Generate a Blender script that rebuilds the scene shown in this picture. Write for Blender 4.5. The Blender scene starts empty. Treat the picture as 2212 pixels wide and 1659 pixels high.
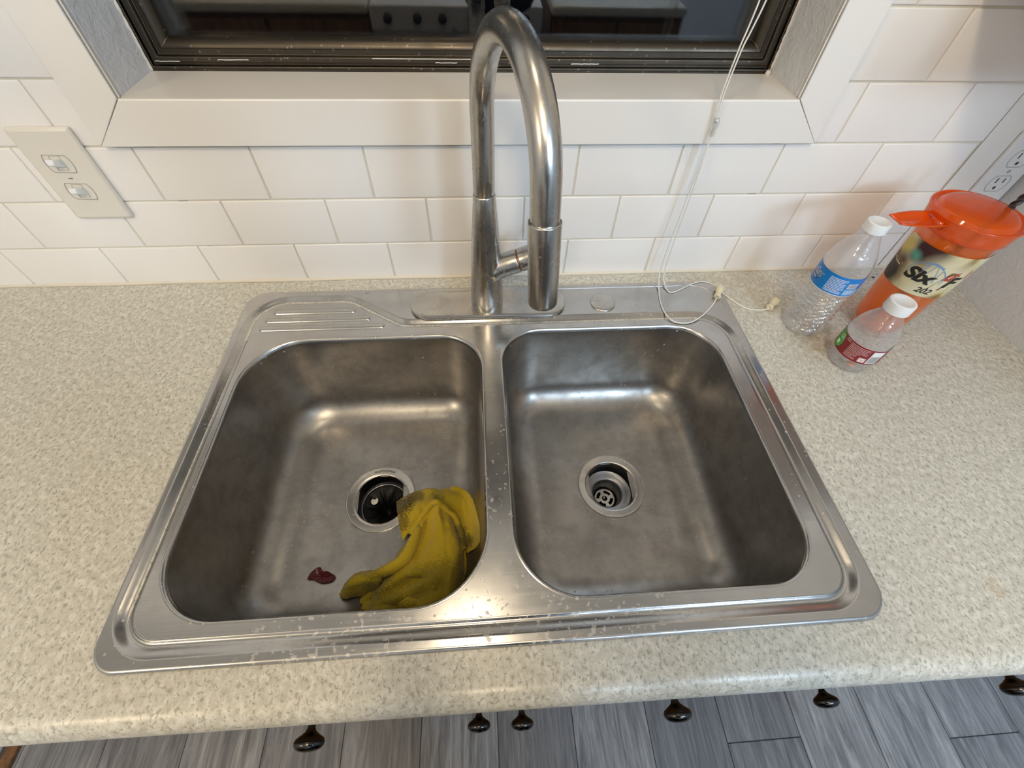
import bpy, bmesh, math, random
from mathutils import Vector, Matrix, noise
random.seed(7)
SC = bpy.context.scene
COL = SC.collection
PI = math.pi

# ---------------------------------------------------------------- camera
cd = bpy.data.cameras.new('camera'); cam = bpy.data.objects.new('camera', cd); COL.objects.link(cam)
cd.sensor_fit = 'HORIZONTAL'; cd.sensor_width = 36.0; cd.lens = 937.85 / 2212 * 36.0
cd.clip_start = 0.01; cd.clip_end = 60
cam.rotation_mode = 'XYZ'
cam.location = (0.00407, -0.64104, 0.51700); cam.rotation_euler = (0.64822, -0.02431, -0.06523)
SC.camera = cam
# ---------------------------------------------------------------- view, world
SC.view_settings.view_transform = 'Standard'; SC.view_settings.look = 'None'
SC.view_settings.gamma = 1.0; SC.view_settings.use_curve_mapping = False
SC.view_settings.exposure = 0.20
SC.cycles.use_denoising = True
SC.cycles.max_bounces = 10; SC.cycles.transparent_max_bounces = 24
SC.cycles.sample_clamp_indirect = 6.0; SC.cycles.caustics_reflective = False
W = bpy.data.worlds.new('night'); SC.world = W; W.use_nodes = True
W.node_tree.nodes['Background'].inputs[0].default_value = (0.0012, 0.0014, 0.0018, 1)
W.node_tree.nodes['Background'].inputs[1].default_value = 1.0
# ---------------------------------------------------------------- lamps of the room
def area(name, loc, size, power, col, aim=None, shape='DISK'):
    l = bpy.data.lights.new(name, 'AREA'); l.shape = shape; l.size = size; l.energy = power; l.color = col
    o = bpy.data.objects.new(name, l); COL.objects.link(o); o.location = loc
    if aim is not None:
        o.rotation_euler = (Vector(aim) - Vector(loc)).to_track_quat('-Z', 'Y').to_euler()
    return o
WARM = (1.0, 0.80, 0.55); COOL = (0.62, 0.80, 1.0)
area('sink_lamp', (-0.09, -0.40, 1.44), 0.09, 1.5, (1.0, 0.82, 0.58))
def bulb(name, loc, r, power, col):
    l = bpy.data.lights.new(name, 'POINT'); l.shadow_soft_size = r; l.energy = power; l.color = col
    o = bpy.data.objects.new(name, l); COL.objects.link(o); o.location = loc; return o
bulb('kitchen_lamp', (-0.06, -1.36, 1.38), 0.10, 24, WARM)
bulb('breakfast_lamp', (-1.50, -1.75, 1.25), 0.12, 24, WARM)
bulb('dining_lamp', (1.20, -2.20, 1.15), 0.16, 40, COOL)
bulb('cool_fill', (0.72, -2.60, 1.20), 0.14, 34, COOL)  # added second cool source, tints the right wall and sink rim

# ---------------------------------------------------------------- helpers
def tag(o, label=None, cat=None, group=None, kind=None):
    if label: o['label'] = label
    if cat: o['category'] = cat
    if group: o['group'] = group
    if kind: o['kind'] = kind
    return o
def empty(name, loc=(0, 0, 0)):
    o = bpy.data.objects.new(name, None); COL.objects.link(o); o.location = loc; o.empty_display_size = 0.02
    return o
def obj(name, bm, mats, parent=None, smooth=True, world=True):
    """link a bmesh given in world coordinates as one mesh object under parent"""
    me = bpy.data.meshes.new(name)
    bmesh.ops.recalc_face_normals(bm, faces=bm.faces[:])
    bm.to_mesh(me); bm.free()
    if not isinstance(mats, (list, tuple)): mats = [mats]
    for m in mats: me.materials.append(m)
    if smooth is True:
        for p in me.polygons: p.use_smooth = True
    o = bpy.data.objects.new(name, me); COL.objects.link(o)
    if parent is not None:
        o.parent = parent
        if world:
            loc = Vector((0, 0, 0)); q = parent
            while q is not None: loc += Vector(q.location); q = q.parent
            me.transform(Matrix.Translation(-loc))
    return o
def recentre(o, loc):
    o.data.transform(Matrix.Translation(-Vector(loc))); o.location = loc; return o
def smooth_by_angle(o, deg=35):
    me = o.data
    bm = bmesh.new(); bm.from_mesh(me)
    for e in bm.edges:
        if len(e.link_faces) == 2 and e.calc_face_angle(0) > math.radians(deg): e.smooth = False
        else: e.smooth = True
    for f in bm.faces: f.smooth = True
    bm.to_mesh(me); bm.free(); return o
def bevel_mod(o, w=0.002, seg=3, ang=35):
    m = o.modifiers.new('bevel', 'BEVEL'); m.width = w; m.segments = seg; m.limit_method = 'ANGLE'; m.angle_limit = math.radians(ang)
    return o
def box(bm, x0, x1, y0, y1, z0, z1, mi=0):
    vs = [bm.verts.new((x, y, z)) for z in (z0, z1) for y in (y0, y1) for x in (x0, x1)]
    for f in ((0, 1, 3, 2), (4, 6, 7, 5), (0, 4, 5, 1), (2, 3, 7, 6), (0, 2, 6, 4), (1, 5, 7, 3)):
        fc = bm.faces.new([vs[i] for i in f]); fc.material_index = mi
def boxobj(name, b, mat, parent=None, bev=0.0, seg=3):
    bm = bmesh.new(); box(bm, *b); o = obj(name, bm, mat, parent, smooth=False)
    if bev: bevel_mod(o, bev, seg); smooth_by_angle(o)
    return o
def loft(bm, rings, closed=True, cap0=False, cap1=False, mi=0, matfn=None):
    """rings: lists of points with equal counts"""
    V = [[bm.verts.new(p) for p in r] for r in rings]
    n = len(V[0])
    for k in range(len(V) - 1):
        for i in range(n if closed else n - 1):
            j = (i + 1) % n
            f = bm.faces.new((V[k][i], V[k][j], V[k + 1][j], V[k + 1][i]))
            f.material_index = mi if matfn is None else matfn(k, i)
    if cap0: f = bm.faces.new(V[0]); f.material_index = mi
    if cap1: f = bm.faces.new(V[-1]); f.material_index = mi
    return V
def circ(c, r, n=48, z=None, sx=1, sy=1):
    return [(c[0] + r * sx * math.cos(2 * PI * i / n), c[1] + r * sy * math.sin(2 * PI * i / n), c[2] if z is None else z) for i in range(n)]
def lathe(bm, c, prof, n=48, cap0=False, cap1=False, mi=0, mod=None):
    rings = []
    for r, z in prof:
        ring = []
        for i in range(n):
            a = 2 * PI * i / n
            rr = r if mod is None else mod(r, z, a)
            ring.append((c[0] + rr * math.cos(a), c[1] + rr * math.sin(a), c[2] + z))
        rings.append(ring)
    return loft(bm, rings, True, cap0, cap1, mi)
def frame_axes(d, ref=Vector((0, 0, 1))):
    d = Vector(d).normalized()
    u = ref.cross(d)
    if u.length < 1e-4: u = Vector((1, 0, 0)).cross(d)
    u.normalize(); v = d.cross(u); return u, v
def tube(bm, pts, radii, n=24, cap=True, mi=0):
    pts = [Vector(p) for p in pts]
    if not isinstance(radii, (list, tuple)): radii = [radii] * len(pts)
    rings = []; u = None
    for i, p in enumerate(pts):
        d = (pts[min(i + 1, len(pts) - 1)] - pts[max(i - 1, 0)]).normalized()
        if u is None: u, v = frame_axes(d)
        else:
            u = (u - d * u.dot(d)).normalized(); v = d.cross(u)
        rings.append([tuple(p + (u * math.cos(2 * PI * k / n) + v * math.sin(2 * PI * k / n)) * radii[i]) for k in range(n)])
    loft(bm, rings, True, cap, cap, mi)
def catmull(P, per=10, closed=False):
    P = [Vector(p) for p in P]; out = []; n = len(P)
    rng = range(n if closed else n - 1)
    for i in rng:
        p0 = P[(i - 1) % n] if closed or i > 0 else P[0] * 2 - P[1]
        p1 = P[i]; p2 = P[(i + 1) % n]
        p3 = P[(i + 2) % n] if closed or i + 2 < n else P[-1] * 2 - P[-2]
        for k in range(per):
            t = k / per
            out.append(0.5 * ((2 * p1) + (-p0 + p2) * t + (2 * p0 - 5 * p1 + 4 * p2 - p3) * t * t + (-p0 + 3 * p1 - 3 * p2 + p3) * t ** 3))
    if not closed: out.append(P[-1])
    return out
def fill_loops(bm, loops, mi=0):
    """flat face set between closed loops of existing bm verts (outer first, then holes)"""
    es = []
    for L in loops:
        for i in range(len(L)):
            a, b = L[i], L[(i + 1) % len(L)]
            e = bm.edges.get((a, b)) or bm.edges.new((a, b))
            es.append(e)
    r = bmesh.ops.triangle_fill(bm, use_beauty=True, use_dissolve=False, edges=es)
    for g in r['geom']:
        if isinstance(g, bmesh.types.BMFace): g.material_index = mi
def rrect(x0, x1, y0, y1, r, z=0.0, n=12):
    """rounded rectangle, counterclockwise, 4*(n+1) points; r = one radius or (bl, br, tr, tl)"""
    if not isinstance(r, (list, tuple)): r = (r,) * 4
    out = []
    for (cx, cy, a0, rr) in ((x0 + r[0], y0 + r[0], PI, r[0]), (x1 - r[1], y0 + r[1], 1.5 * PI, r[1]),
                             (x1 - r[2], y1 - r[2], 0, r[2]), (x0 + r[3], y1 - r[3], 0.5 * PI, r[3])):
        for k in range(n + 1):
            a = a0 + 0.5 * PI * k / n
            out.append((cx + rr * math.cos(a), cy + rr * math.sin(a), z))
    return out
def text_mesh(s, size, shear=0.0, extrude=0.0, bold=0.0, align='LEFT'):
    """the letters of s as a list of (verts, faces) in the xy plane, y up"""
    cu = bpy.data.curves.new('t', 'FONT'); cu.body = s; cu.size = size; cu.shear = shear; cu.extrude = extrude
    cu.offset = bold; cu.align_x = align; cu.resolution_u = 4
    o = bpy.data.objects.new('t', cu); COL.objects.link(o)
    dg = bpy.context.evaluated_depsgraph_get(); me = bpy.data.meshes.new_from_object(o.evaluated_get(dg))
    vs = [tuple(v.co) for v in me.vertices]; fs = [tuple(p.vertices) for p in me.polygons]
    bpy.data.objects.remove(o); bpy.data.curves.remove(cu); bpy.data.meshes.remove(me)
    return vs, fs

# ---------------------------------------------------------------- node helpers
class N:
    def __init__(s, name):
        s.m = bpy.data.materials.new(name); s.m.use_nodes = True; s.t = s.m.node_tree
        s.b = s.t.nodes['Principled BSDF']; s.out = s.t.nodes['Material Output']
        s.co = None
    def n(s, typ, **kw):
        x = s.t.nodes.new(typ)
        for k, v in kw.items(): setattr(x, k, v)
        return x
    def l(s, a, b): s.t.links.new(a, b)
    def obj_co(s):
        if s.co is None:
            g = s.n('ShaderNodeNewGeometry'); s.co = g.outputs['Position']
        return s.co
    def mapping(s, scale=(1, 1, 1), loc=(0, 0, 0), rot=(0, 0, 0)):
        m = s.n('ShaderNodeMapping'); s.l(s.obj_co(), m.inputs[0])
        m.inputs['Scale'].default_value = scale; m.inputs['Location'].default_value = loc; m.inputs['Rotation'].default_value = rot
        return m.outputs[0]
    def noise(s, scale, detail=2, rough=0.5, vec=None, dist=0.0):
        x = s.n('ShaderNodeTexNoise'); s.l(vec if vec is not None else s.obj_co(), x.inputs['Vector'])
        x.inputs['Scale'].default_value = scale; x.inputs['Detail'].default_value = detail
        x.inputs['Roughness'].default_value = rough; x.inputs['Distortion'].default_value = dist
        return x.outputs['Fac']
    def ramp(s, fac, stops):
        r = s.n('ShaderNodeValToRGB'); s.l(fac, r.inputs[0]); e = r.color_ramp.elements
        while len(e) > 1: e.remove(e[-1])
        e[0].position = stops[0][0]; e[0].color = c4(stops[0][1])
        for p, c in stops[1:]:
            q = e.new(p); q.color = c4(c)
        return r.outputs[0]
    def mix(s, fac, a, b):
        x = s.n('ShaderNodeMix', data_type='RGBA')
        for i, v in ((0, fac), (6, a), (7, b)):
            if isinstance(v, (int, float)) and i == 0: x.inputs[i].default_value = v
            elif isinstance(v, (tuple, list)): x.inputs[i].default_value = c4(v)
            else: s.l(v, x.inputs[i])
        return x.outputs[2]
    def math(s, op, a, b=0.0, c=None, clamp=False):
        x = s.n('ShaderNodeMath', operation=op); x.use_clamp = clamp
        for i, v in ((0, a), (1, b)):
            if isinstance(v, (int, float)): x.inputs[i].default_value = v
            else: s.l(v, x.inputs[i])
        if c is not None: x.inputs[2].default_value = c
        return x.outputs[0]
    def blob(s, c, r, sx=1.0, sy=1.0):
        """1 at world point c falling to 0 at distance r"""
        v = s.n('ShaderNodeVectorMath', operation='SUBTRACT'); s.l(s.obj_co(), v.inputs[0]); v.inputs[1].default_value = c
        w = s.n('ShaderNodeVectorMath', operation='MULTIPLY'); s.l(v.outputs[0], w.inputs[0]); w.inputs[1].default_value = (1 / sx, 1 / sy, 1)
        d = s.n('ShaderNodeVectorMath', operation='LENGTH'); s.l(w.outputs[0], d.inputs[0])
        return s.math('SUBTRACT', 1.0, s.math('DIVIDE', d.outputs['Value'], r), clamp=True)
    def bump(s, h, strength=0.2, dist=0.001, prev=None):
        b = s.n('ShaderNodeBump'); b.inputs['Strength'].default_value = strength; b.inputs['Distance'].default_value = dist
        s.l(h, b.inputs['Height'])
        if prev is not None: s.l(prev, b.inputs['Normal'])
        return b.outputs[0]
    def set(s, **kw):
        for k, v in kw.items():
            i = s.b.inputs[k.replace('_', ' ')]
            if isinstance(v, (int, float)): i.default_value = v
            elif isinstance(v, (tuple, list)): i.default_value = c4(v)
            else: s.l(v, i)
        return s
def c4(c):
    if isinstance(c, (int, float)): return (c, c, c, 1)
    return tuple(c) + (1,) if len(c) == 3 else tuple(c)
def srgb(r, g, b):
    f = lambda v: (v / 255 / 12.92) if v / 255 <= 0.04045 else ((v / 255 + 0.055) / 1.055) ** 2.4
    return (f(r), f(g), f(b))
def plain(name, col, rough=0.5, metal=0.0, **kw):
    m = N(name); m.set(Base_Color=col, Roughness=rough, Metallic=metal, **kw); return m.m
# ---------------------------------------------------------------- materials
def m_counter():
    m = N('speckled_laminate')
    warp = m.mapping(scale=(1.0, 0.75, 1.0), rot=(0, 0, 0.35))
    a = m.noise(270, 3, 0.62, warp, 0.35)
    b = m.noise(520, 2, 0.6, warp, 0.5)
    c = m.noise(26, 3, 0.6)
    e = m.noise(150, 3, 0.6, warp, 0.2)
    base = m.ramp(e, [(0.35, (0.49, 0.475, 0.41)), (0.50, (0.57, 0.555, 0.49)), (0.66, (0.68, 0.665, 0.60))])
    fl = m.ramp(a, [(0.38, (1, 1, 1)), (0.45, (0, 0, 0))])
    col = m.mix(m.math('MULTIPLY', fl, 0.68), base, (0.25, 0.25, 0.205))
    dk = m.ramp(b, [(0.30, (1, 1, 1)), (0.37, (0, 0, 0))])
    col = m.mix(m.math('MULTIPLY', dk, 0.5), col, (0.13, 0.13, 0.11))
    lt = m.ramp(a, [(0.60, (0, 0, 0)), (0.68, (1, 1, 1))])
    col = m.mix(m.math('MULTIPLY', lt, 0.45), col, (0.74, 0.72, 0.66))
    col = m.mix(m.math('MULTIPLY', m.ramp(c, [(0.4, (0, 0, 0)), (0.7, (1, 1, 1))]), 0.18), col, (0.42, 0.40, 0.33))
    # brown water stains by the bottles, scum by the sink corner, a dried ring
    n2 = m.noise(60, 4, 0.65)
    for p, r, k, cc in (((0.548, -0.190, 0), 0.065, 0.75, (0.36, 0.27, 0.15)), ((0.50, -0.085, 0), 0.085, 0.5, (0.40, 0.32, 0.19)),
                        ((0.60, -0.13, 0), 0.05, 0.5, (0.38, 0.28, 0.16)), ((0.515, -0.135, 0), 0.035, 0.9, (0.72, 0.72, 0.70)),
                        ((0.43, -0.02, 0), 0.10, 0.55, (0.42, 0.34, 0.2))):
        f = m.math('MULTIPLY', m.math('MULTIPLY', m.blob(p, r), m.ramp(n2, [(0.38, (0, 0, 0)), (0.62, (1, 1, 1))])), 2.0 * k, clamp=True)
        col = m.mix(m.math('MULTIPLY', f, 0.6), col, cc)
    bl = m.math('ADD', m.blob((0.5704, -0.5652, 0), 0.0125, 0.62, 1.0), m.math('MULTIPLY', m.math('SUBTRACT', n2, 0.5), 0.25))
    ring = m.ramp(bl, [(0.10, (0, 0, 0)), (0.16, (1, 1, 1)), (0.26, (0.5, 0.5, 0.5)), (0.6, (0.35, 0.35, 0.35))])
    col = m.mix(m.math('MULTIPLY', ring, 0.6), col, (0.42, 0.31, 0.14))
    m.set(Base_Color=col, Roughness=0.30)
    m.l(m.bump(a, 0.10, 0.0004), m.b.inputs['Normal'])
    return m.m
def m_tile():
    m = N('white_glazed_tile')
    n = m.noise(9, 2, 0.5); o = m.noise(55, 3, 0.6)
    col = m.mix(n, (0.83, 0.81, 0.79), (0.87, 0.855, 0.835))
    m.set(Base_Color=col, Roughness=0.27)
    m.l(m.bump(n, 0.05, 0.002), m.b.inputs['Normal'])
    return m.m
def m_grout():
    m = N('cream_grout'); n = m.noise(40, 3, 0.6)
    m.set(Base_Color=m.mix(n, (0.60, 0.56, 0.46), (0.70, 0.66, 0.57)), Roughness=0.9); return m.m
def steel(name, base=(0.46, 0.45, 0.43), rough=0.27, brush=None, spots=(), dirt=0.3, bstr=0.05, specks=0.0, aniso=0.0):
    m = N(name)
    n = m.noise(7, 4, 0.6); f = m.noise(38, 4, 0.65)
    col = m.mix(m.math('MULTIPLY', m.ramp(f, [(0.42, (0, 0, 0)), (0.72, (1, 1, 1))]), dirt), base, tuple(v * 0.62 for v in base))
    col = m.mix(m.math('MULTIPLY', n, 0.25), col, tuple(v * 1.25 for v in base))
    rr = m.math('ADD', rough, m.math('MULTIPLY', m.math('SUBTRACT', f, 0.5), 0.22))
    h = None
    if brush is not None:
        h = m.noise(1.0, 3, 0.7, m.mapping(scale=brush))
        rr = m.math('ADD', rr, m.math('MULTIPLY', m.math('SUBTRACT', h, 0.5), 0.16))
    metal = 1.0
    fac = None
    if spots:
        v = m.noise(150, 3, 0.5, None, 0.3)
        vs = m.ramp(v, [(0.60, (0, 0, 0)), (0.63, (1, 1, 1))])
        for c, r, k in spots:
            s_ = m.math('MULTIPLY', m.math('MULTIPLY', m.ramp(m.blob(c, r), [(0.0, (0, 0, 0)), (0.45, (1, 1, 1))]), vs), k)
            fac = s_ if fac is None else m.math('MAXIMUM', fac, s_)
    if specks:
        w = m.n('ShaderNodeTexVoronoi'); m.l(m.obj_co(), w.inputs['Vector']); w.inputs['Scale'].default_value = 130
        d = m.ramp(w.outputs['Distance'], [(0.15, (1, 1, 1)), (0.22, (0, 0, 0))])
        g = m.ramp(w.outputs['Color'], [(0.0, (0, 0, 0)), (0.62, (0, 0, 0)), (0.66, (1, 1, 1))])
        q = m.ramp(m.noise(12, 2, 0.5), [(0.38, (0, 0, 0)), (0.52, (1, 1, 1))])
        s_ = m.math('MULTIPLY', m.math('MULTIPLY', m.math('MULTIPLY', d, g), q), specks)
        fac = s_ if fac is None else m.math('MAXIMUM', fac, s_)
    if fac is not None:
        col = m.mix(fac, col, (0.50, 0.48, 0.45))
        metal = m.math('SUBTRACT', 1.0, m.math('MULTIPLY', fac, 0.8))
        rr = m.math('ADD', rr, m.math('MULTIPLY', fac, 0.35))
    m.set(Base_Color=col, Roughness=rr, Metallic=metal)
    if aniso: m.set(Anisotropic=aniso)
    b = m.bump(f, bstr, 0.0006)
    if h is not None: b = m.bump(h, 0.05, 0.0003, b)
    m.l(b, m.b.inputs['Normal'])
    return m.m
def m_planks():
    m = N('grey_vinyl_plank')
    at = m.n('ShaderNodeAttribute'); at.attribute_name = 'tone'
    off = m.n('ShaderNodeVectorMath', operation='ADD'); m.l(m.obj_co(), off.inputs[0]); m.l(at.outputs['Color'], off.inputs[1])
    mp = m.n('ShaderNodeMapping'); m.l(off.outputs[0], mp.inputs[0]); mp.inputs['Scale'].default_value = (22, 1.8, 1)
    g = m.noise(2.2, 5, 0.65, mp.outputs[0], 1.2)
    mp2 = m.n('ShaderNodeMapping'); m.l(off.outputs[0], mp2.inputs[0]); mp2.inputs['Scale'].default_value = (90, 6, 1)
    g2 = m.noise(2.0, 4, 0.7, mp2.outputs[0], 0.6)
    col = m.ramp(g, [(0.28, (0.11, 0.11, 0.115)), (0.45, (0.25, 0.25, 0.26)), (0.58, (0.36, 0.36, 0.37)), (0.72, (0.52, 0.52, 0.53))])
    col = m.mix(m.math('MULTIPLY', m.ramp(g2, [(0.35, (1, 1, 1)), (0.5, (0, 0, 0))]), 0.45), col, (0.12, 0.115, 0.115))
    sep = m.n('ShaderNodeSeparateColor'); m.l(at.outputs['Color'], sep.inputs[0])
    col = m.mix(m.math('MULTIPLY', sep.outputs[0], 0.55), col, (0.10, 0.105, 0.12))
    m.set(Base_Color=col, Roughness=0.5); m.l(m.bump(g2, 0.15, 0.0008), m.b.inputs['Normal'])
    return m.m
def m_drywall(name, col):
    m = N(name); a = m.noise(70, 4, 0.6, None, 0.8); b = m.noise(300, 2, 0.5)
    m.set(Base_Color=col, Roughness=0.75)
    m.l(m.bump(b, 0.15, 0.0006, m.bump(m.ramp(a, [(0.42, (0, 0, 0)), (0.6, (1, 1, 1))]), 0.30, 0.0020)), m.b.inputs['Normal'])
    return m.m
def m_oak():
    m = N('oak_wood'); g = m.noise(3, 5, 0.6, m.mapping(scale=(22, 22, 2.0)), 1.0)
    m.set(Base_Color=m.ramp(g, [(0.3, (0.10, 0.045, 0.015)), (0.6, (0.24, 0.12, 0.045)), (0.8, (0.32, 0.17, 0.07))]), Roughness=0.42); return m.m
def thin_clear(name, tint=(0.97, 0.98, 0.98), refl=0.10, rough=0.05, bumps=None, body=0.0, body_col=(0.8, 0.8, 0.8)):
    """thin clear plastic film: lets light straight through, with a glossy coat that grows at grazing angles"""
    m = N(name); m.t.nodes.remove(m.b)
    tr = m.n('ShaderNodeBsdfTransparent'); tr.inputs[0].default_value = c4(tint)
    gl = m.n('ShaderNodeBsdfGlossy'); gl.inputs['Roughness'].default_value = rough; gl.inputs['Color'].default_value = (1, 1, 1, 1)
    lw = m.n('ShaderNodeLayerWeight'); lw.inputs['Blend'].default_value = 0.5
    fac = m.math('ADD', m.math('MULTIPLY', m.math('POWER', lw.outputs['Facing'], 4.0), 0.75), refl, clamp=True)
    base = tr.outputs[0]
    if body:
        df = m.n('ShaderNodeBsdfTranslucent'); df.inputs[0].default_value = c4(body_col)
        d2 = m.n('ShaderNodeBsdfDiffuse'); d2.inputs[0].default_value = c4(body_col)
        ad = m.n('ShaderNodeMixShader'); ad.inputs[0].default_value = 0.5; m.l(df.outputs[0], ad.inputs[1]); m.l(d2.outputs[0], ad.inputs[2])
        mb = m.n('ShaderNodeMixShader'); mb.inputs[0].default_value = body; m.l(base, mb.inputs[1]); m.l(ad.outputs[0], mb.inputs[2]); base = mb.outputs[0]
    mx = m.n('ShaderNodeMixShader'); m.l(fac, mx.inputs[0]); m.l(base, mx.inputs[1]); m.l(gl.outputs[0], mx.inputs[2])
    m.l(mx.outputs[0], m.out.inputs[0])
    if bumps:
        b = m.bump(m.noise(bumps[0], 2, 0.5, m.mapping(scale=bumps[2])), bumps[1], 0.004)
        m.l(b, gl.inputs['Normal']); m.l(b, lw.inputs['Normal'])
    return m.m
def m_cloth():
    m = N('dirty_yellow_terry')
    f = m.noise(900, 2, 0.6); g = m.noise(45, 4, 0.65)
    w = m.n('ShaderNodeTexWave'); w.wave_type = 'BANDS'; m.l(m.mapping(scale=(1, 1, 1), rot=(0.3, 0, 0.7)), w.inputs['Vector'])
    w.inputs['Scale'].default_value = 260; w.inputs['Distortion'].default_value = 3.0; w.inputs['Detail'].default_value = 2
    col = m.mix(g, (0.53, 0.375, 0.010), (0.64, 0.47, 0.016))
    col = m.mix(m.math('MULTIPLY', m.ramp(f, [(0.3, (1, 1, 1)), (0.55, (0, 0, 0))]), 0.30), col, (0.22, 0.14, 0.006))
    spots = m.noise(420, 3, 0.7)
    for c, r, k in (((-0.140, -0.366, -0.163), 0.030, 1.0), ((-0.137, -0.395, -0.162), 0.022, 0.75), ((-0.120, -0.352, -0.165), 0.022, 0.8), ((-0.083, -0.352, -0.163), 0.020, 0.45),
                    ((-0.045, -0.415, -0.155), 0.016, 0.7), ((-0.036, -0.430, -0.150), 0.018, 0.9), ((-0.213, -0.501, -0.17), 0.012, 1.0), ((-0.15, -0.52, -0.15), 0.05, 0.5),
                    ((-0.07, -0.50, -0.14), 0.06, 0.45), ((-0.16, -0.48, -0.15), 0.03, 0.4)):
        fac = m.math('MULTIPLY', m.math('ADD', m.blob(c, r), m.math('MULTIPLY', m.math('SUBTRACT', spots, 0.62), 1.6)), 3.2, clamp=True)
        col = m.mix(m.math('MULTIPLY', m.math('MULTIPLY', fac, m.ramp(m.blob(c, r), [(0, (0, 0, 0)), (0.25, (1, 1, 1))])), k * 0.85), col, (0.022, 0.018, 0.006))
    m.set(Base_Color=col, Roughness=0.95, Sheen_Weight=0.25)
    m.l(m.bump(f, 0.6, 0.0012, m.bump(w.outputs['Fac'], 0.30, 0.0008)), m.b.inputs['Normal'])
    return m.m

M = {}
M['counter'] = m_counter(); M['tile'] = m_tile(); M['grout'] = m_grout(); M['planks'] = m_planks(); M['oak'] = m_oak(); M['cloth'] = m_cloth()
M['wall'] = m_drywall('pale_blue_grey_paint', (0.60, 0.625, 0.66))
M['ceiling'] = m_drywall('white_ceiling_paint', (0.72, 0.71, 0.68))
M['jamb'] = m_drywall('textured_jamb_paint', (0.70, 0.73, 0.78))
M['trim'] = plain('white_semigloss_paint', (0.80, 0.78, 0.75), 0.32)
M['caulk'] = plain('aged_caulk', (0.68, 0.63, 0.53), 0.6)
M['white_caulk'] = plain('white_caulk', (0.74, 0.72, 0.68), 0.6)
SP = [((0.13, -0.565, 0.0), 0.10, 0.55), ((0.02, -0.56, 0.0), 0.06, 0.45), ((-0.17, -0.562, 0.0), 0.11, 0.5), ((0.014, -0.42, 0.0), 0.06, 0.35), ((0.07, -0.10, 0.0), 0.06, 0.30), ((0.25, -0.13, 0), 0.06, 0.25)]
M['deck'] = steel('brushed_steel_deck', (0.50, 0.49, 0.475), 0.22, (6, 500, 200), SP, 0.22, 0.015, 0.5)
M['bowl'] = steel('satin_steel_bowl', (0.37, 0.355, 0.335), 0.36, None, [((-0.055, -0.22, -0.17), 0.030, 0.5), ((-0.115, -0.295, -0.178), 0.030, 0.5), ((-0.27, -0.37, -0.178), 0.03, 0.4), ((0.05, -0.25, -0.15), 0.06, 0.25)], 0.75, 0.03, 0.9)
M['faucet'] = steel('satin_nickel', (0.46, 0.445, 0.42), 0.27, None, (), 0.05, 0.0, 0.12)
M['flange'] = steel('worn_steel_flange', (0.52, 0.50, 0.47), 0.26, None, (), 0.45, 0.04, 0.3)
M['dark_steel'] = steel('dark_drain_steel', (0.09, 0.09, 0.10), 0.32, None, (), 0.3, 0.03)  # darker steel for the upright walls of both drains
M['drain_in'] = steel('drain_steel', (0.30, 0.31, 0.33), 0.34, None, (), 0.3, 0.03)
M['rubber'] = plain('black_rubber', (0.003, 0.003, 0.003), 0.45, Specular_IOR_Level=0.2)
M['dark'] = plain('dark_hollow', (0.004, 0.004, 0.004), 0.8)
M['bronze'] = steel('bronze_anodised_frame', (0.085, 0.073, 0.058), 0.38, (4, 400, 400), (), 0.4, 0.05, 0.25)
M['black_knob'] = plain('gunmetal_knob', (0.07, 0.067, 0.065), 0.2, 1.0)
M['plastic'] = plain('white_switch_plastic', (0.72, 0.69, 0.63), 0.30)
M['plastic_cool'] = plain('white_outlet_plastic', (0.75, 0.76, 0.78), 0.30)
M['slot'] = plain('dark_slot', (0.02, 0.02, 0.02), 0.6)
M['seam'] = plain('shadowed_seam_plastic', (0.42, 0.39, 0.34), 0.5)
M['cord'] = plain('white_blind_cord', (0.78, 0.76, 0.70), 0.6)
M['tassel'] = plain('ivory_plastic', (0.68, 0.62, 0.44), 0.42)
M['clear'] = thin_clear('clear_connector', (0.9, 0.9, 0.88), 0.15, 0.1)
M['cap'] = plain('translucent_white_cap', (0.78, 0.80, 0.82), 0.38, Subsurface_Weight=0.15)
M['pet'] = thin_clear('clear_bottle_plastic', (0.975, 0.98, 0.985), 0.06, 0.08, (60, 0.7, (1, 1, 1)), 0.20, (0.85, 0.86, 0.87))
M['pet_base'] = thin_clear('clear_ribbed_plastic', (0.95, 0.955, 0.96), 0.17, 0.07, (80, 1.0, (1, 1, 2.6)), 0.10, (0.85, 0.86, 0.87))
M['backing'] = plain('white_label_backing', (0.46, 0.48, 0.49), 0.7)
M['blue'] = plain('blue_label', srgb(20, 120, 200), 0.30)
M['blue_light'] = plain('light_blue_label', srgb(90, 165, 225), 0.30)
M['navy'] = plain('navy_ink', srgb(22, 45, 110), 0.35)
M['white_ink'] = plain('white_ink', (0.80, 0.82, 0.84), 0.35)
M['pale_ink'] = plain('pale_blue_ink', (0.45, 0.66, 0.84), 0.4)
M['maroon'] = plain('maroon_label', srgb(122, 26, 34), 0.32)
M['green'] = plain('green_label', srgb(78, 160, 62), 0.35)
M['pink_ink'] = plain('pale_pink_ink', (0.62, 0.42, 0.42), 0.4)
M['black_ink'] = plain('black_ink', (0.012, 0.012, 0.012), 0.4)
M['sky_ink'] = plain('faded_blue_ink', srgb(110, 150, 195), 0.4)
M['tumbler'] = thin_clear('orange_tumbler_plastic', (1.0, 0.50, 0.10), 0.05, 0.05, None, 0.50, (1.0, 0.27, 0.004))
M['outer'] = thin_clear('clear_tumbler_wall', (0.99, 0.95, 0.93), 0.05, 0.04)
M['lid'] = thin_clear('orange_lid_plastic', (1.0, 0.34, 0.06), 0.05, 0.09, None, 0.74, (1.0, 0.17, 0.006))
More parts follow.
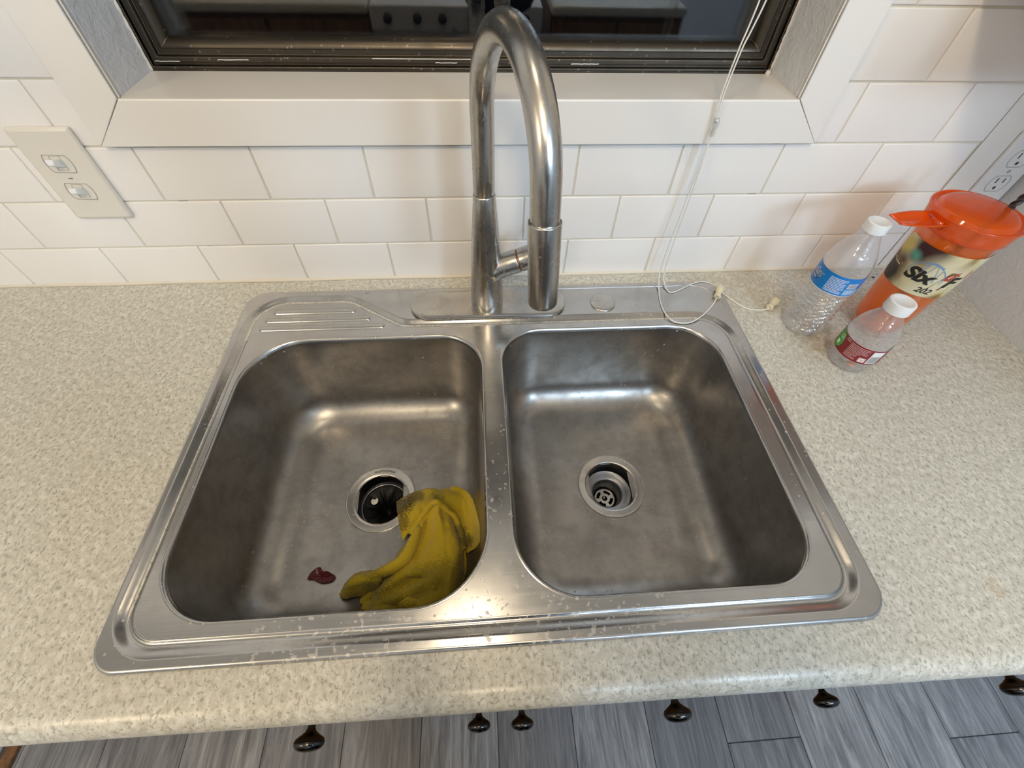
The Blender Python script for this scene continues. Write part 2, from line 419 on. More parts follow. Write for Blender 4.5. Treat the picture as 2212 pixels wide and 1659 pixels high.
M['straw'] = plain('black_braided_straw', (0.010, 0.009, 0.010), 0.38)
M['peel'] = plain('wet_red_onion_skin', (0.11, 0.006, 0.010), 0.20, Specular_IOR_Level=0.3)
M['scrap'] = plain('smooth_white', (0.80, 0.78, 0.72), 0.4)
M['salmon'] = plain('orange_residue', (0.75, 0.25, 0.12), 0.5)
M['enamel'] = plain('white_enamel', (0.60, 0.61, 0.62), 0.3)
M['blackglass'] = plain('black_oven_glass', (0.01, 0.01, 0.01), 0.1)
def m_pane():
    m = N('window_glass'); m.t.nodes.remove(m.b)
    tr = m.n('ShaderNodeBsdfTransparent'); gl = m.n('ShaderNodeBsdfGlossy'); gl.inputs['Roughness'].default_value = 0.012
    fr = m.n('ShaderNodeLayerWeight'); fr.inputs['Blend'].default_value = 0.5
    ff = m.math('ADD', m.math('MULTIPLY', m.math('POWER', fr.outputs['Facing'], 4.0), 0.9), 0.045, clamp=True)
    mx = m.n('ShaderNodeMixShader'); m.l(ff, mx.inputs[0]); m.l(tr.outputs[0], mx.inputs[1]); m.l(gl.outputs[0], mx.inputs[2]); m.l(mx.outputs[0], m.out.inputs[0])
    return m.m
M['pane'] = m_pane()
def m_art():
    """blurred gold, brown and green artwork printed round the tumbler"""
    m = N('tumbler_artwork')
    a = m.noise(28, 2, 0.5, m.mapping(scale=(1, 1, 0.7), loc=(3, 1, 0)), 0.8); b = m.noise(17, 1, 0.5, m.mapping(scale=(1, 1, 1), loc=(0, 5, 2)), 0.3)
    col = m.ramp(a, [(0.30, (0.04, 0.018, 0.012)), (0.42, (0.30, 0.18, 0.05)), (0.50, (0.55, 0.46, 0.22)), (0.62, (0.66, 0.62, 0.42)), (0.75, (0.52, 0.55, 0.36))])
    col = m.mix(m.math('MULTIPLY', m.ramp(b, [(0.5, (0, 0, 0)), (0.62, (1, 1, 1))]), 0.6), col, (0.62, 0.60, 0.42))
    return m, col
# ================================================================ the room
FZ = -0.91
def planks():
    bm = bmesh.new(); lay = bm.loops.layers.float_color.new('tone'); rnd = random.Random(3)
    k0, k1 = -14, 20
    for k in range(k0, k1):
        x0 = 0.1952 * k
        y = {3: -0.741, 6: -0.770}.get(k, -1.00 - 0.07 * ((k * 5) % 7))
        ys = [y]
        while ys[-1] > -3.5: ys.append(ys[-1] - 1.22)
        while ys[0] < 0.02: ys.insert(0, ys[0] + 1.22)
        for a, b in zip(ys[1:], ys[:-1]):
            a = max(a, -3.5); b = min(b, 0.02)
            if b - a < 0.01: continue
            g = 0.0007; c = 0.0012
            x_0, x_1, y0, y1 = x0 + g, x0 + 0.1952 - g, a + g, b - g
            r0 = [bm.verts.new(p) for p in ((x_0, y0, FZ - 0.0015), (x_1, y0, FZ - 0.0015), (x_1, y1, FZ - 0.0015), (x_0, y1, FZ - 0.0015))]
            r1 = [bm.verts.new(p) for p in ((x_0 + c, y0 + c, FZ), (x_1 - c, y0 + c, FZ), (x_1 - c, y1 - c, FZ), (x_0 + c, y1 - c, FZ))]
            fs = [bm.faces.new(r1)] + [bm.faces.new((r0[i], r0[(i + 1) % 4], r1[(i + 1) % 4], r1[i])) for i in range(4)]
            t = rnd.random(), rnd.random() * 3, rnd.random() * 3, 1
            if k == 3: t = (0.75, t[1], t[2], 1)
            if k == 2 and a < -0.7: t = (0.9, t[1], t[2], 1)
            if k in (1, 4): t = (0.1, t[1], t[2], 1)
            for f in fs:
                for lp in f.loops: lp[lay] = t
    box(bm, -2.75, 3.92, -3.5, 0.02, FZ - 0.02, FZ - 0.0016, 1)
    return obj('floor', bm, [M['planks'], M['slot']], smooth=False)
tag(planks(), kind='structure')
boxc = boxobj('ceiling', (-2.3, 3.0, -3.4, 0.02, 1.50, 1.55), M['ceiling']); tag(boxc, kind='structure')
tag(boxobj('wall_left', (-2.4, -2.3, -3.4, 0.02, FZ, 1.5), M['wall']), kind='structure')
tag(boxobj('wall_front', (-2.4, 3.0, -3.5, -3.4, FZ, 1.5), M['wall']), kind='structure')
tag(boxobj('wall_right', (0.885, 1.0, -0.640, 0.12, FZ, 1.5), M['wall']), kind='structure')
tag(boxobj('wall_back_dining', (1.0, 3.0, 0.02, 0.12, FZ, 1.5), M['wall']), kind='structure')
tag(boxobj('wall_side_dining', (3.0, 3.1, -3.4, 0.02, FZ, 1.5), M['wall']), kind='structure')

# the tiled back wall: real tiles standing on a grout bed, painted strip at the right end
OX0, OX1, OZ0, OZ1 = -0.4330, 0.4375, 0.2922, 1.28           # window opening
TX0, TX1, TZ0, TZ1 = -0.4915, 0.4928, 0.2360, 1.34           # outer edge of the casing
def back_wall():
    bm = bmesh.new()
    # plaster behind, split round the opening (material 2)
    q = 0.013
    for b in ((-2.4, OX0 - q, 0.010, 0.12, FZ, 1.5), (OX1 + q, 1.0, 0.010, 0.12, FZ, 1.5), (OX0 - q, OX1 + q, 0.010, 0.12, FZ, OZ0 - q), (OX0 - q, OX1 + q, 0.010, 0.12, OZ1 + q, 1.5)):
        box(bm, *b, mi=2)
    # grout bed
    for b in ((-2.3, OX0 - q, 0.0022, 0.010, -0.03, 1.0), (OX1 + q, 0.768, 0.0022, 0.010, -0.03, 1.0), (OX0, OX1, 0.0022, 0.010, -0.03, OZ0 - q)):
        box(bm, *b, mi=1)
    box(bm, 0.7692, 0.885, 0.0004, 0.010, 0.0, 1.5, mi=3)
    P, g = 0.1536, 0.0011
    zs = [0.0006] + [0.0734 + 0.0785 * j for j in range(0, 13)]
    xoff = [0.0, -0.00226, -0.00302, -0.00465]
    for r in range(len(zs) - 1):
        z0, z1 = zs[r] + g, zs[r + 1] - g
        off = xoff[r] if r < 4 else -0.003
        if r % 2: off += 0.5 * P
        k = -15
        while True:
            x0 = off + k * P + g; x1 = off + (k + 1) * P - g; k += 1
            if x0 > 0.764: break
            x0 = max(x0, -2.29); x1 = min(x1, 0.7680)
            if x1 - x0 < 0.006: continue
            parts = [(x0, x1, z0, z1)]
            if z1 > TZ0 + 0.004:
                parts = []
                if x0 < TX0 + 0.01: parts.append((x0, min(x1, TX0 + 0.01), z0, z1))
                if x1 > TX1 - 0.01: parts.append((max(x0, TX1 - 0.01), x1, z0, z1))
            for a, b, c, d in parts:
                if b - a < 0.004: continue
                rings = []
                for ins, y in ((0, 0.006), (0, 0.0016), (0.0003, 0.0008), (0.0010, 0.0002), (0.0020, 0.0)):
                    rings.append([(a + ins, y, c + ins), (b - ins, y, c + ins), (b - ins, y, d - ins), (a + ins, y, d - ins)])
                loft(bm, rings, True, False, True, mi=0)
    return obj('wall_back', bm, [M['tile'], M['grout'], M['wall'], M['trim']], smooth=False)
wb = back_wall(); smooth_by_angle(wb, 40); tag(wb, kind='structure')
# caulk bead between tile and worktop
bm = bmesh.new(); rnd = random.Random(5); rings = []
for i in range(161):
    x = -1.5 + (0.883 + 1.5) * i / 160; h = 0.0042 + 0.0018 * noise.noise((x * 9, 0, 0)); y = -0.0040 + 0.0016 * noise.noise((x * 7, 3, 0))
    rings.append([(x, 0.001, 0.0), (x, y, 0.0003), (x, y * 0.45, h * 0.5), (x, -0.0003, h), (x, 0.001, h)])
loft(bm, rings, True, True, True)
tag(obj('trim_1', bm, M['caulk']), kind='structure')
# oak floor edge and white base moulding far left
o = boxobj('trim_2', (-1.205, -1.176, -3.3, -0.60, FZ, FZ + 0.012), M['oak'], bev=0.003); tag(o, kind='structure')
o = boxobj('baseboard_left', (-1.60, -1.212, -3.3, -0.60, FZ, FZ + 0.05), M['trim'], bev=0.012); tag(o, kind='structure')

# ---------------------------------------------------------------- window
win = empty('window_1', (0.0, 0.0, OZ0)); tag(win, kind='structure')
def ring_rect(prof, x0, x1, z0, z1):
    """profile points (inset, y) swept round a rectangle with mitred corners"""
    return [[(x0 + t, y, z0 + t), (x1 - t, y, z0 + t), (x1 - t, y, z1 - t), (x0 + t, y, z1 - t)] for t, y in prof]
bm = bmesh.new()
prof = [(0.0, 0.070), (0.0, 0.0835), (0.0022, 0.0835), (0.0028, 0.0825), (0.0050, 0.0830), (0.0058, 0.0885), (0.0088, 0.0885), (0.0094, 0.0838), (0.0105, 0.0832), (0.0150, 0.0838),
        (0.0158, 0.0850), (0.0164, 0.0900), (0.0225, 0.0905), (0.0232, 0.0898), (0.0262, 0.0912), (0.0300, 0.0950), (0.0318, 0.0975), (0.0330, 0.1010), (0.0335, 0.118)]
prof = [(t * 1.03, y) for t, y in prof[1:]]
loft(bm, ring_rect([(0.0, 0.118)] + prof, OX0, OX1, OZ0, OZ1), True)
fr = obj('window_frame', bm, M['bronze'], win, smooth=False); bevel_mod(fr, 0.0006, 2, 30); smooth_by_angle(fr, 50)
bm = bmesh.new()
box(bm, OX0 + 0.033, OX1 - 0.033, 0.1015, 0.1045, OZ0 + 0.033, OZ1 - 0.033); box(bm, OX0 + 0.033, OX1 - 0.033, 0.1130, 0.1160, OZ0 + 0.033, OZ1 - 0.033)
obj('pane', bm, M['pane'], win, smooth=False)
# mitred casing boards, each its own
def casing(name, quad, y0=-0.0125, y1=0.0065, par=win):
    bm = bmesh.new(); V0 = [bm.verts.new((x, y1, z)) for x, z in quad]; V1 = [bm.verts.new((x, y0, z)) for x, z in quad]
    bm.faces.new(V0); bm.faces.new(V1)
    for i in range(4): bm.faces.new((V0[i], V0[(i + 1) % 4], V1[(i + 1) % 4], V1[i]))
    o = obj(name, bm, M['trim'], par, smooth=False); bevel_mod(o, 0.0009, 3, 50); smooth_by_angle(o, 50); return o
e = 0.00005
casing('casing', [(TX0 + e, TZ0), (TX1 - e, TZ0), (OX1 + 0.001, OZ0 - 0.0012), (OX0 - 0.001, OZ0 - 0.0012)])
casing('casing', [(TX0, TZ0 + 2 * e), (OX0 - 0.0012, OZ0 + 0.0004), (OX0 - 0.0012, OZ1), (TX0, TZ1)])
casing('casing', [(TX1, TZ0 + 2 * e), (OX1 + 0.0012, OZ0 + 0.0004), (OX1 + 0.0012, OZ1), (TX1, TZ1)])
casing('casing', [(TX0 + e, TZ1), (TX1 - e, TZ1), (OX1, OZ1 + 0.001), (OX0, OZ1 + 0.001)])
boxobj('window_sill', (OX0 - 0.002, OX1 + 0.002, -0.0122, 0.0845, OZ0 - 0.010, OZ0), M['trim'], win, 0.0016)
for nm, a, b in (('jamb', OX0 - 0.0101, OX0), ('jamb', OX1, OX1 + 0.0101)):
    bm = bmesh.new(); box(bm, a, b, 0.0, 0.0845, OZ0, OZ1); obj(nm, bm, M['jamb'], win, smooth=False)
boxobj('header', (OX0, OX1, 0.0, 0.0845, OZ1 - 0.002, OZ1 + 0.01), M['jamb'], win)
# ragged paint and caulk beads where jamb meets casing and frame
bm = bmesh.new()
for sx, xx in ((1, OX0), (-1, OX1)):
    pts = []; rad = []
    for i in range(90):
        z = OZ0 + 0.0005 + i * 0.0022; pts.append((xx + sx * 0.0006, -0.009, z)); rad.append(0.0011 + 0.0004 * noise.noise((z * 70, sx, 0)))
    tube(bm, pts, rad, 8)
    pts = []; rad = []
    for i in range(120):
        z = OZ0 + 0.0005 + i * 0.0016; n_ = noise.noise((z * 160, sx * 4, 1)); pts.append((xx + sx * (0.0012 + 0.0012 * n_), 0.0828, z)); rad.append(0.0016 + 0.0010 * noise.noise((z * 110, 7, sx)))
    tube(bm, pts, rad, 8)
tube(bm, [(OX1 - 0.0035, 0.0815, OZ0 + 0.0020), (OX1 - 0.0055, 0.079, OZ0 + 0.0014), (OX1 - 0.006, 0.077, OZ0 + 0.0008)], [0.0045, 0.0038, 0.0015], 10)
for a, b, yy, zz in ((-0.135, 0.02, 0.0834, 0.0154), (-0.34, -0.30, 0.0832, 0.0132), (-0.44 + 0.018, -0.44 + 0.05, 0.0830, 0.0112), (0.14, 0.18, 0.0832, 0.0108), (-0.05, -0.02, 0.083, 0.0112)):
    tube(bm, [(a + (b - a) * t / 8, yy - 0.0003, OZ0 + zz + 0.0006 * noise.noise((t, a * 30, 0))) for t in range(9)], 0.00055, 6)  # thin pale streaks along the frame ledge
obj('caulk_bead', bm, M['white_caulk'], win)

# ---------------------------------------------------------------- blind cord
bc = empty('blind_cord', (0.325, -0.022, 0.262))
tag(bc, 'thin white window blind cord with two ivory tassels trailing onto the sink rim', 'cord')
bm = bmesh.new()
tube(bm, catmull([(0.338, -0.024, 1.30), (0.3375, -0.022, 0.85), (0.3355, -0.022, 0.52), (0.3346, -0.022, 0.43), (0.3341, -0.022, 0.3955), (0.3300, -0.022, 0.368), (0.3268, -0.022, 0.3483), (0.3250, -0.022, 0.30), (0.3285, -0.022, 0.268)], 8), 0.0010, 10)
tube(bm, catmull([(0.322, -0.024, 1.30), (0.3250, -0.022, 0.85), (0.3262, -0.022, 0.52), (0.3265, -0.022, 0.43), (0.3265, -0.022, 0.3954), (0.3250, -0.022, 0.370), (0.3230, -0.022, 0.3483), (0.3218, -0.022, 0.30), (0.3275, -0.0215, 0.268)], 8), 0.0010, 10)
A = [(0.3288, -0.022, 0.262), (0.3286, -0.022, 0.2533), (0.3265, -0.0235, 0.183), (0.3230, -0.026, 0.100), (0.3215, -0.028, 0.050), (0.3215, -0.034, 0.018), (0.3170, -0.060, 0.0068), (0.3125, -0.085, 0.0060), (0.3120, -0.112, 0.0058), (0.3230, -0.1345, 0.0040), (0.3488, -0.1385, 0.0038), (0.3760, -0.124, 0.0060), (0.3990, -0.103, 0.0065), (0.4155, -0.0830, 0.0085)]
B = [(0.3283, -0.0215, 0.262), (0.3292, -0.0210, 0.2500), (0.3300, -0.0230, 0.187), (0.3300, -0.0250, 0.120), (0.3295, -0.0270, 0.065), (0.3300, -0.0330, 0.018), (0.3315, -0.052, 0.0075), (0.3345, -0.0625, 0.0058), (0.3450, -0.0635, 0.0058), (0.3701, -0.0500, 0.0058), (0.3900, -0.0400, 0.0058), (0.4073, -0.0372, 0.0056), (0.4230, -0.0450, 0.0040), (0.4370, -0.0700, 0.0018), (0.4537, -0.0960, 0.0014), (0.4700, -0.1085, 0.0014), (0.4906, -0.1120, 0.0030), (0.4995, -0.1115, 0.0070)]
tube(bm, catmull(A, 9), 0.00105, 10); tube(bm, catmull(B, 9), 0.00105, 10)
obj('cord_strand', bm, M['cord'], bc)
bm = bmesh.new()
lathe(bm, (0.3284, -0.0218, 0.2500), [(0.0012, 0.0), (0.0030, 0.001), (0.0040, 0.006), (0.0030, 0.0105), (0.0042, 0.013), (0.0046, 0.018), (0.0036, 0.0225), (0.0020, 0.0245), (0.0, 0.025)], 20, True, False)
obj('connector', bm, M['clear'], bc)
def tassel(a, b):
    """bell shaped tassel from hole end a to far end b"""
    a = Vector(a); b = Vector(b); d = b - a; L = d.length; d.normalize(); u, v = frame_axes(d)
    prof = [(0.0010, 0.0015), (0.0014, 0.0), (0.0052, -0.0002), (0.0062, 0.0010), (0.0064, 0.0030), (0.0050, 0.0075), (0.0046, 0.0100), (0.0056, 0.0140), (0.0074, 0.0190), (0.0080, 0.0235), (0.0074, 0.0275), (0.0052, 0.0302), (0.0025, 0.0312), (0.0, 0.0313)]
    bm = bmesh.new(); rings = []
    for r, t in prof:
        p = a + d * (t / 0.0313 * L); rings.append([tuple(p + (u * math.cos(2 * PI * k / 32) + v * math.sin(2 * PI * k / 32)) * max(r, 0.0002)) for k in range(32)])
    loft(bm, rings, True, True, True)
    return obj('tassel', bm, M['tassel'], bc)
tassel((0.4150, -0.0830, 0.0085), (0.4290, -0.0590, 0.0115)); tassel((0.4985, -0.1116, 0.0070), (0.5200, -0.0935, 0.0085))

# ---------------------------------------------------------------- switch and outlet
sw = empty('light_switch', (-0.561, 0.0, 0.1938)); tag(sw, 'cream wall plate with two stacked toggle switches left of the window', 'light switch')
boxobj('wall_plate', (-0.6010, -0.5210, -0.0085, 0.0008, 0.1295, 0.2580), M['plastic'], sw, 0.0060, 3)
def outline(pts, w=0.0006, y=-0.0087):
    bm = bmesh.new(); tube(bm, [(x, y, z) for x, z in pts + pts[:2]], w, 6, cap=False); return bm
def switch_shape(cz):
    h, w = 0.0125, 0.0150
    P = []
    for a in range(-38, 39, 6): P.append((-0.5635 + 0.0172 * math.cos(math.radians(a)) , cz + 0.0172 * math.sin(math.radians(a)) * 1.15))
    for a in range(142, 219, 6): P.append((-0.5635 + 0.0172 * math.cos(math.radians(a)), cz + 0.0172 * math.sin(math.radians(a)) * 1.15))
    return P
for cz in (0.2125, 0.1735):
    obj('switch_surround', outline(switch_shape(cz)), M['seam'], sw)
    bm = bmesh.new()
    rr = [[(-0.5635 + sx * 0.0052, -0.0066, cz + 0.0105), (-0.5635 + sx * 0.0052, -0.0066, cz - 0.0105)] for sx in (-1, 1)]
    y0, y1 = -0.0080, -0.0225
    q0 = [(-0.5690, y0, cz - 0.0060), (-0.5580, y0, cz - 0.0060), (-0.5580, y0, cz + 0.0060), (-0.5690, y0, cz + 0.0060)]
    q1 = [(-0.5682, y1, cz + 0.0040), (-0.5588, y1, cz + 0.0040), (-0.5588, y1 + 0.0020, cz + 0.0110), (-0.5682, y1 + 0.0020, cz + 0.0110)]
    loft(bm, [q0, q1], True, True, True); t_ = obj('toggle', bm, M['cap'], sw, smooth=False); bevel_mod(t_, 0.0012, 3); smooth_by_angle(t_, 50)
    bm = bmesh.new(); tube(bm, [(-0.5702, -0.0086, cz - 0.0085), (-0.5568, -0.0086, cz - 0.0085), (-0.5568, -0.0086, cz + 0.0100), (-0.5702, -0.0086, cz + 0.0100), (-0.5702, -0.0086, cz - 0.0085)], 0.00045, 6)
    obj('toggle_slot', bm, M['seam'], sw)
bm = bmesh.new(); lathe(bm, (0, 0, 0), [(0.0, 0.0), (0.0016, 0.0001), (0.0024, 0.0008), (0.0026, 0.0016)], 20, False, True)
bmesh.ops.transform(bm, matrix=Matrix.Translation((-0.5630, -0.0100, 0.1935)) @ Matrix.Rotation(-PI / 2, 4, 'X'), verts=bm.verts[:]); obj('screw', bm, M['plastic'], sw)
bm = bmesh.new(); box(bm, -0.5652, -0.5608, -0.0104, -0.0098, 0.1932, 0.1938); obj('screw_slot', bm, M['slot'], sw, smooth=False)

ou = empty('wall_outlet', (0.848, 0.0, 0.1887)); tag(ou, 'white duplex power outlet on the wall behind the orange tumbler', 'power outlet')
boxobj('wall_plate', (0.8160, 0.8805, -0.0062, 0.0006, 0.1305, 0.2485), M['plastic_cool'], ou, 0.0030, 4)
for cz in (0.2085, 0.1690):
    P = []
    for a in range(-48, 49, 6): P.append((0.8482 + 0.0170 * math.cos(math.radians(a)), cz + 0.0170 * math.sin(math.radians(a))))
    for a in range(132, 229, 6): P.append((0.8482 + 0.0170 * math.cos(math.radians(a)), cz + 0.0170 * math.sin(math.radians(a))))
    rc = obj('receptacle', outline(P, 0.0005, -0.0064), M['seam'], ou)
    bm = bmesh.new()
    box(bm, 0.8418, 0.8432, -0.0068, -0.0058, cz + 0.0010, cz + 0.0090); box(bm, 0.8540, 0.8553, -0.0068, -0.0058, cz + 0.0018, cz + 0.0086)
    lathe(bm, (0.8484, 0, 0), [(0.0, 0.0), (0.0024, 0.0)], 16, True, False)
    bmesh.ops.translate(bm, verts=[v for v in bm.verts if abs(v.co.z) < 0.001 and abs(v.co.y) < 0.003], vec=(0, 0, 0))
    for v in [v for v in bm.verts if abs(v.co.z) < 0.001 and abs(v.co.y) < 0.003]:
        v.co = Vector((v.co.x, -0.0066, cz - 0.0068 + v.co.y * 1.1))
    obj('socket_slot', bm, M['slot'], rc, smooth=False)
bm = bmesh.new(); lathe(bm, (0, 0, 0), [(0.0, 0.0), (0.0020, 0.0002), (0.0028, 0.0010)], 20, False, True)
bmesh.ops.transform(bm, matrix=Matrix.Translation((0.8484, -0.0072, 0.1887)) @ Matrix.Rotation(-PI / 2, 4, 'X'), verts=bm.verts[:]); obj('screw', bm, M['seam'], ou)

# ================================================================ worktop, cabinets
CF = -0.6225                                                      # where the nose starts to roll
HX0, HX1, HY0, HY1 = -0.376, 0.412, -0.567, -0.128
def counter():
    bm = bmesh.new()
    X0, X1 = -1.16, 0.8845
    prof = [(-0.0005, 0.0)]
    prof = []
    for k in range(0, 11):
        a = 0.5 * PI * k / 10; prof.append((CF - 0.0225 * math.sin(a), -0.0225 + 0.0225 * math.cos(a)))
    prof += [(CF - 0.0225, -0.030)]
    for k in range(1, 7):
        a = 0.5 * PI * k / 6; prof.append((CF - 0.0145 - 0.008 * math.cos(a), -0.030 - 0.008 * math.sin(a)))
    xs = [X0, X1]
    # top with the cut-out
    tl = [bm.verts.new(p) for p in ((X0, CF, 0), (X1, CF, 0), (X1, 0.0, 0), (X0, 0.0, 0))]
    hp = rrect(HX0, HX1, HY0, HY1, 0.03, 0.0, 6); ht = [bm.verts.new(p) for p in hp]
    fill_loops(bm, [tl, ht])
    hb = [bm.verts.new((p[0], p[1], -0.038)) for p in hp]
    for i in range(len(hp)): j = (i + 1) % len(hp); bm.faces.new((ht[i], ht[j], hb[j], hb[i]))
    sl = lambda x: 0.0086 * (0.58 - x)                             # the front runs a hair out of square
    tl[0].co.y += sl(X0); tl[1].co.y += sl(X1)
    A_ = [tl[0]] + [bm.verts.new((X0, y + sl(X0), z)) for y, z in prof[1:]]; B_ = [tl[1]] + [bm.verts.new((X1, y + sl(X1), z)) for y, z in prof[1:]]
    for k in range(len(A_) - 1): bm.faces.new((A_[k], A_[k + 1], B_[k + 1], B_[k]))
    b0 = bm.verts.new((X0, 0.0, -0.038)); b1 = bm.verts.new((X1, 0.0, -0.038))
    fill_loops(bm, [[A_[-1], B_[-1], b1, b0], hb])
    bm.faces.new(A_ + [b0, tl[3]]); bm.faces.new(B_ + [b1, tl[2]]); bm.faces.new((tl[2], tl[3], b0, b1))
    o = obj('worktop', bm, M['counter'], smooth=False); smooth_by_angle(o, 30)
    return o
ct = counter(); tag(ct, 'speckled off-white laminate worktop with rounded front edge around the sink', 'worktop')

def knob(par, x, y, z):
    bm = bmesh.new()
    lathe(bm, (0, 0, 0), [(0.0085, 0.0), (0.0088, 0.0015), (0.0056, 0.0035), (0.0042, 0.0070), (0.0040, 0.0160), (0.0056, 0.0195), (0.0100, 0.0225), (0.0148, 0.0255), (0.0164, 0.0290), (0.0158, 0.0320), (0.0132, 0.0348), (0.0090, 0.0366), (0.0040, 0.0374), (0.0, 0.0375)], 32, True, False)
    bmesh.ops.transform(bm, matrix=Matrix.Translation((x, y, z)) @ Matrix.Rotation(PI / 2, 4, 'X'), verts=bm.verts[:])
    return obj('knob', bm, M['black_knob'], par)
def front(par, name, x0, x1, z0, z1, kn=None):
    bm = bmesh.new(); Y = -0.6285 + 0.005 * (0.63 - (x0 + x1) / 2)
    rings = [[(x0 + i, y, z0 + i), (x1 - i, y, z0 + i), (x1 - i, y, z1 - i), (x0 + i, y, z1 - i)] for i, y in ((0, -0.6045), (0, Y + 0.002), (0.002, Y), (0.045, Y), (0.049, Y + 0.006), (0.052, Y + 0.006))]
    if z1 - z0 < 0.2: rings = rings[:3]
    loft(bm, rings, True, True, True)
    o = obj(name, bm, M['oak'], par, smooth=False)
    for q in (kn or []): knob(o, q[0], Y, q[1])
    return o
def cabinet(x0, x1, label, fronts, top=-0.038, grp=None):
    c = empty('base_cabinet', ((x0 + x1) / 2, -0.30, FZ)); tag(c, label, 'cabinet')
    bm = bmesh.new(); t = 0.018
    box(bm, x0, x0 + t, -0.575, -0.005, FZ, top); box(bm, x1 - t, x1, -0.575, -0.005, FZ, top)
    box(bm, x0 + t, x1 - t, -0.575, -0.005, FZ + 0.10, FZ + 0.118); box(bm, x0 + t, x1 - t, -0.52, -0.505, FZ, FZ + 0.10)
    box(bm, x0 + t, x1 - t, -0.012, -0.005, FZ + 0.118, top)
    obj('carcass', bm, M['oak'], c, smooth=False)
    bm = bmesh.new(); zr = (top, top - 0.035); s = 0.035
    box(bm, x0, x0 + s, -0.604, -0.575, FZ + 0.10, top); box(bm, x1 - s, x1, -0.604, -0.575, FZ + 0.10, top)
    for a, b in ((top - 0.03, top), (top - 0.20, top - 0.16), (FZ + 0.10, FZ + 0.14)): box(bm, x0 + s, x1 - s, -0.604, -0.575, a, b)
    obj('face_frame', bm, M['oak'], c, smooth=False)
    for nm, a, b, z0, z1, kn in fronts: front(c, nm, a, b, z0, z1, kn)
    return c
cabinet(-0.440, 0.418, 'oak base cabinet under the sink with two low doors and two false fronts', [
    ('drawer_front', -0.425, -0.005, -0.185, -0.058, [(-0.2045, -0.105)]), ('drawer_front', 0.012, 0.405, -0.185, -0.058, [(0.2135, -0.118)]),
    ('door', -0.425, 0.004, -0.79, -0.205, [(-0.0245, -0.270)]), ('door', 0.010, 0.405, -0.79, -0.205, [(0.0375, -0.278)])])
cabinet(0.421, 0.882, 'oak base cabinet right of the sink cabinet with a drawer above a door', [
    ('drawer', 0.434, 0.868, -0.185, -0.058, [(0.632, -0.110)]), ('door', 0.434, 0.868, -0.79, -0.205, [(0.4620, -0.225)])])
cabinet(-1.150, -0.443, 'plain oak base cabinet at the left end of the worktop', [('door', -1.137, -0.456, -0.79, -0.058, None)])
# wall cabinets either side of the window, just above the picture
def upper(x0, x1, label, zb=0.46):
    c = empty('wall_cabinet', ((x0 + x1) / 2, -0.15, zb)); tag(c, label, 'cabinet')
    boxobj('carcass', (x0, x1, -0.30, -0.0005, zb, 1.22), M['trim'], c, 0.001)
    boxobj('door', (x0 + 0.01, x1 - 0.01, -0.319, -0.3005, zb + 0.01, 1.21), M['trim'], c, 0.003)
upper(0.600, 0.8835, 'white wall cabinet on the right above the outlet', 0.415)
upper(-1.15, -0.660, 'white wall cabinet on the left above the light switch')

# ================================================================ sink
sk = empty('kitchen_sink', (0.019, -0.311, 0.0)); tag(sk, 'stainless steel double-bowl drop-in sink set in the speckled worktop', 'sink')
SX0, SX1, SY0, SY1 = -0.3968, 0.4342, -0.5882, -0.0348
ZI = 0.0018; ZO = 0.0048
def rounded_path(V, per=10):
    """closed polygon with radius per vertex -> points and outward normals (counterclockwise polygon)"""
    n = len(V); out = []
    for i in range(n):
        p0 = Vector(V[i - 1][:2]); p = Vector(V[i][:2]); p1 = Vector(V[(i + 1) % n][:2]); r = V[i][2]
        d0 = (p - p0).normalized(); d1 = (p1 - p).normalized()
        ang = math.atan2(d0.x * d1.y - d0.y * d1.x, d0.dot(d1)); t = abs(math.tan(ang / 2)) * r
        a = p - d0 * t; s = 1 if ang > 0 else -1
        nrm = Vector((-d0.y, d0.x)) * s; c = a + nrm * r
        m = max(3, int(abs(ang) / (PI / 2) * per * 1.6))
        for k in range(m + 1):
            th = ang * k / m; v = a - c; q = Vector((v.x * math.cos(th) - v.y * math.sin(th), v.x * math.sin(th) + v.y * math.cos(th)))
            dd = Vector((d0.x * math.cos(th) - d0.y * math.sin(th), d0.x * math.sin(th) + d0.y * math.cos(th)))
            out.append((c + q, Vector((dd.y, -dd.x))))
    return out
GP = [(-0.3800, -0.5680, 0.040), (0.4090, -0.5680, 0.040), (0.4110, -0.1210, 0.055), (-0.1300, -0.1210, 0.045), (-0.2240, -0.0575, 0.045), (-0.3760, -0.0575, 0.055)]
gp = rounded_path(GP)
dense = []
for i in range(len(gp)):
    (a, na), (b, nb) = gp[i], gp[(i + 1) % len(gp)]
    L = (b - a).length; m = max(1, int(L / 0.02))
    for k in range(m): t = k / m; dense.append((a.lerp(b, t), na.lerp(nb, t).normalized()))
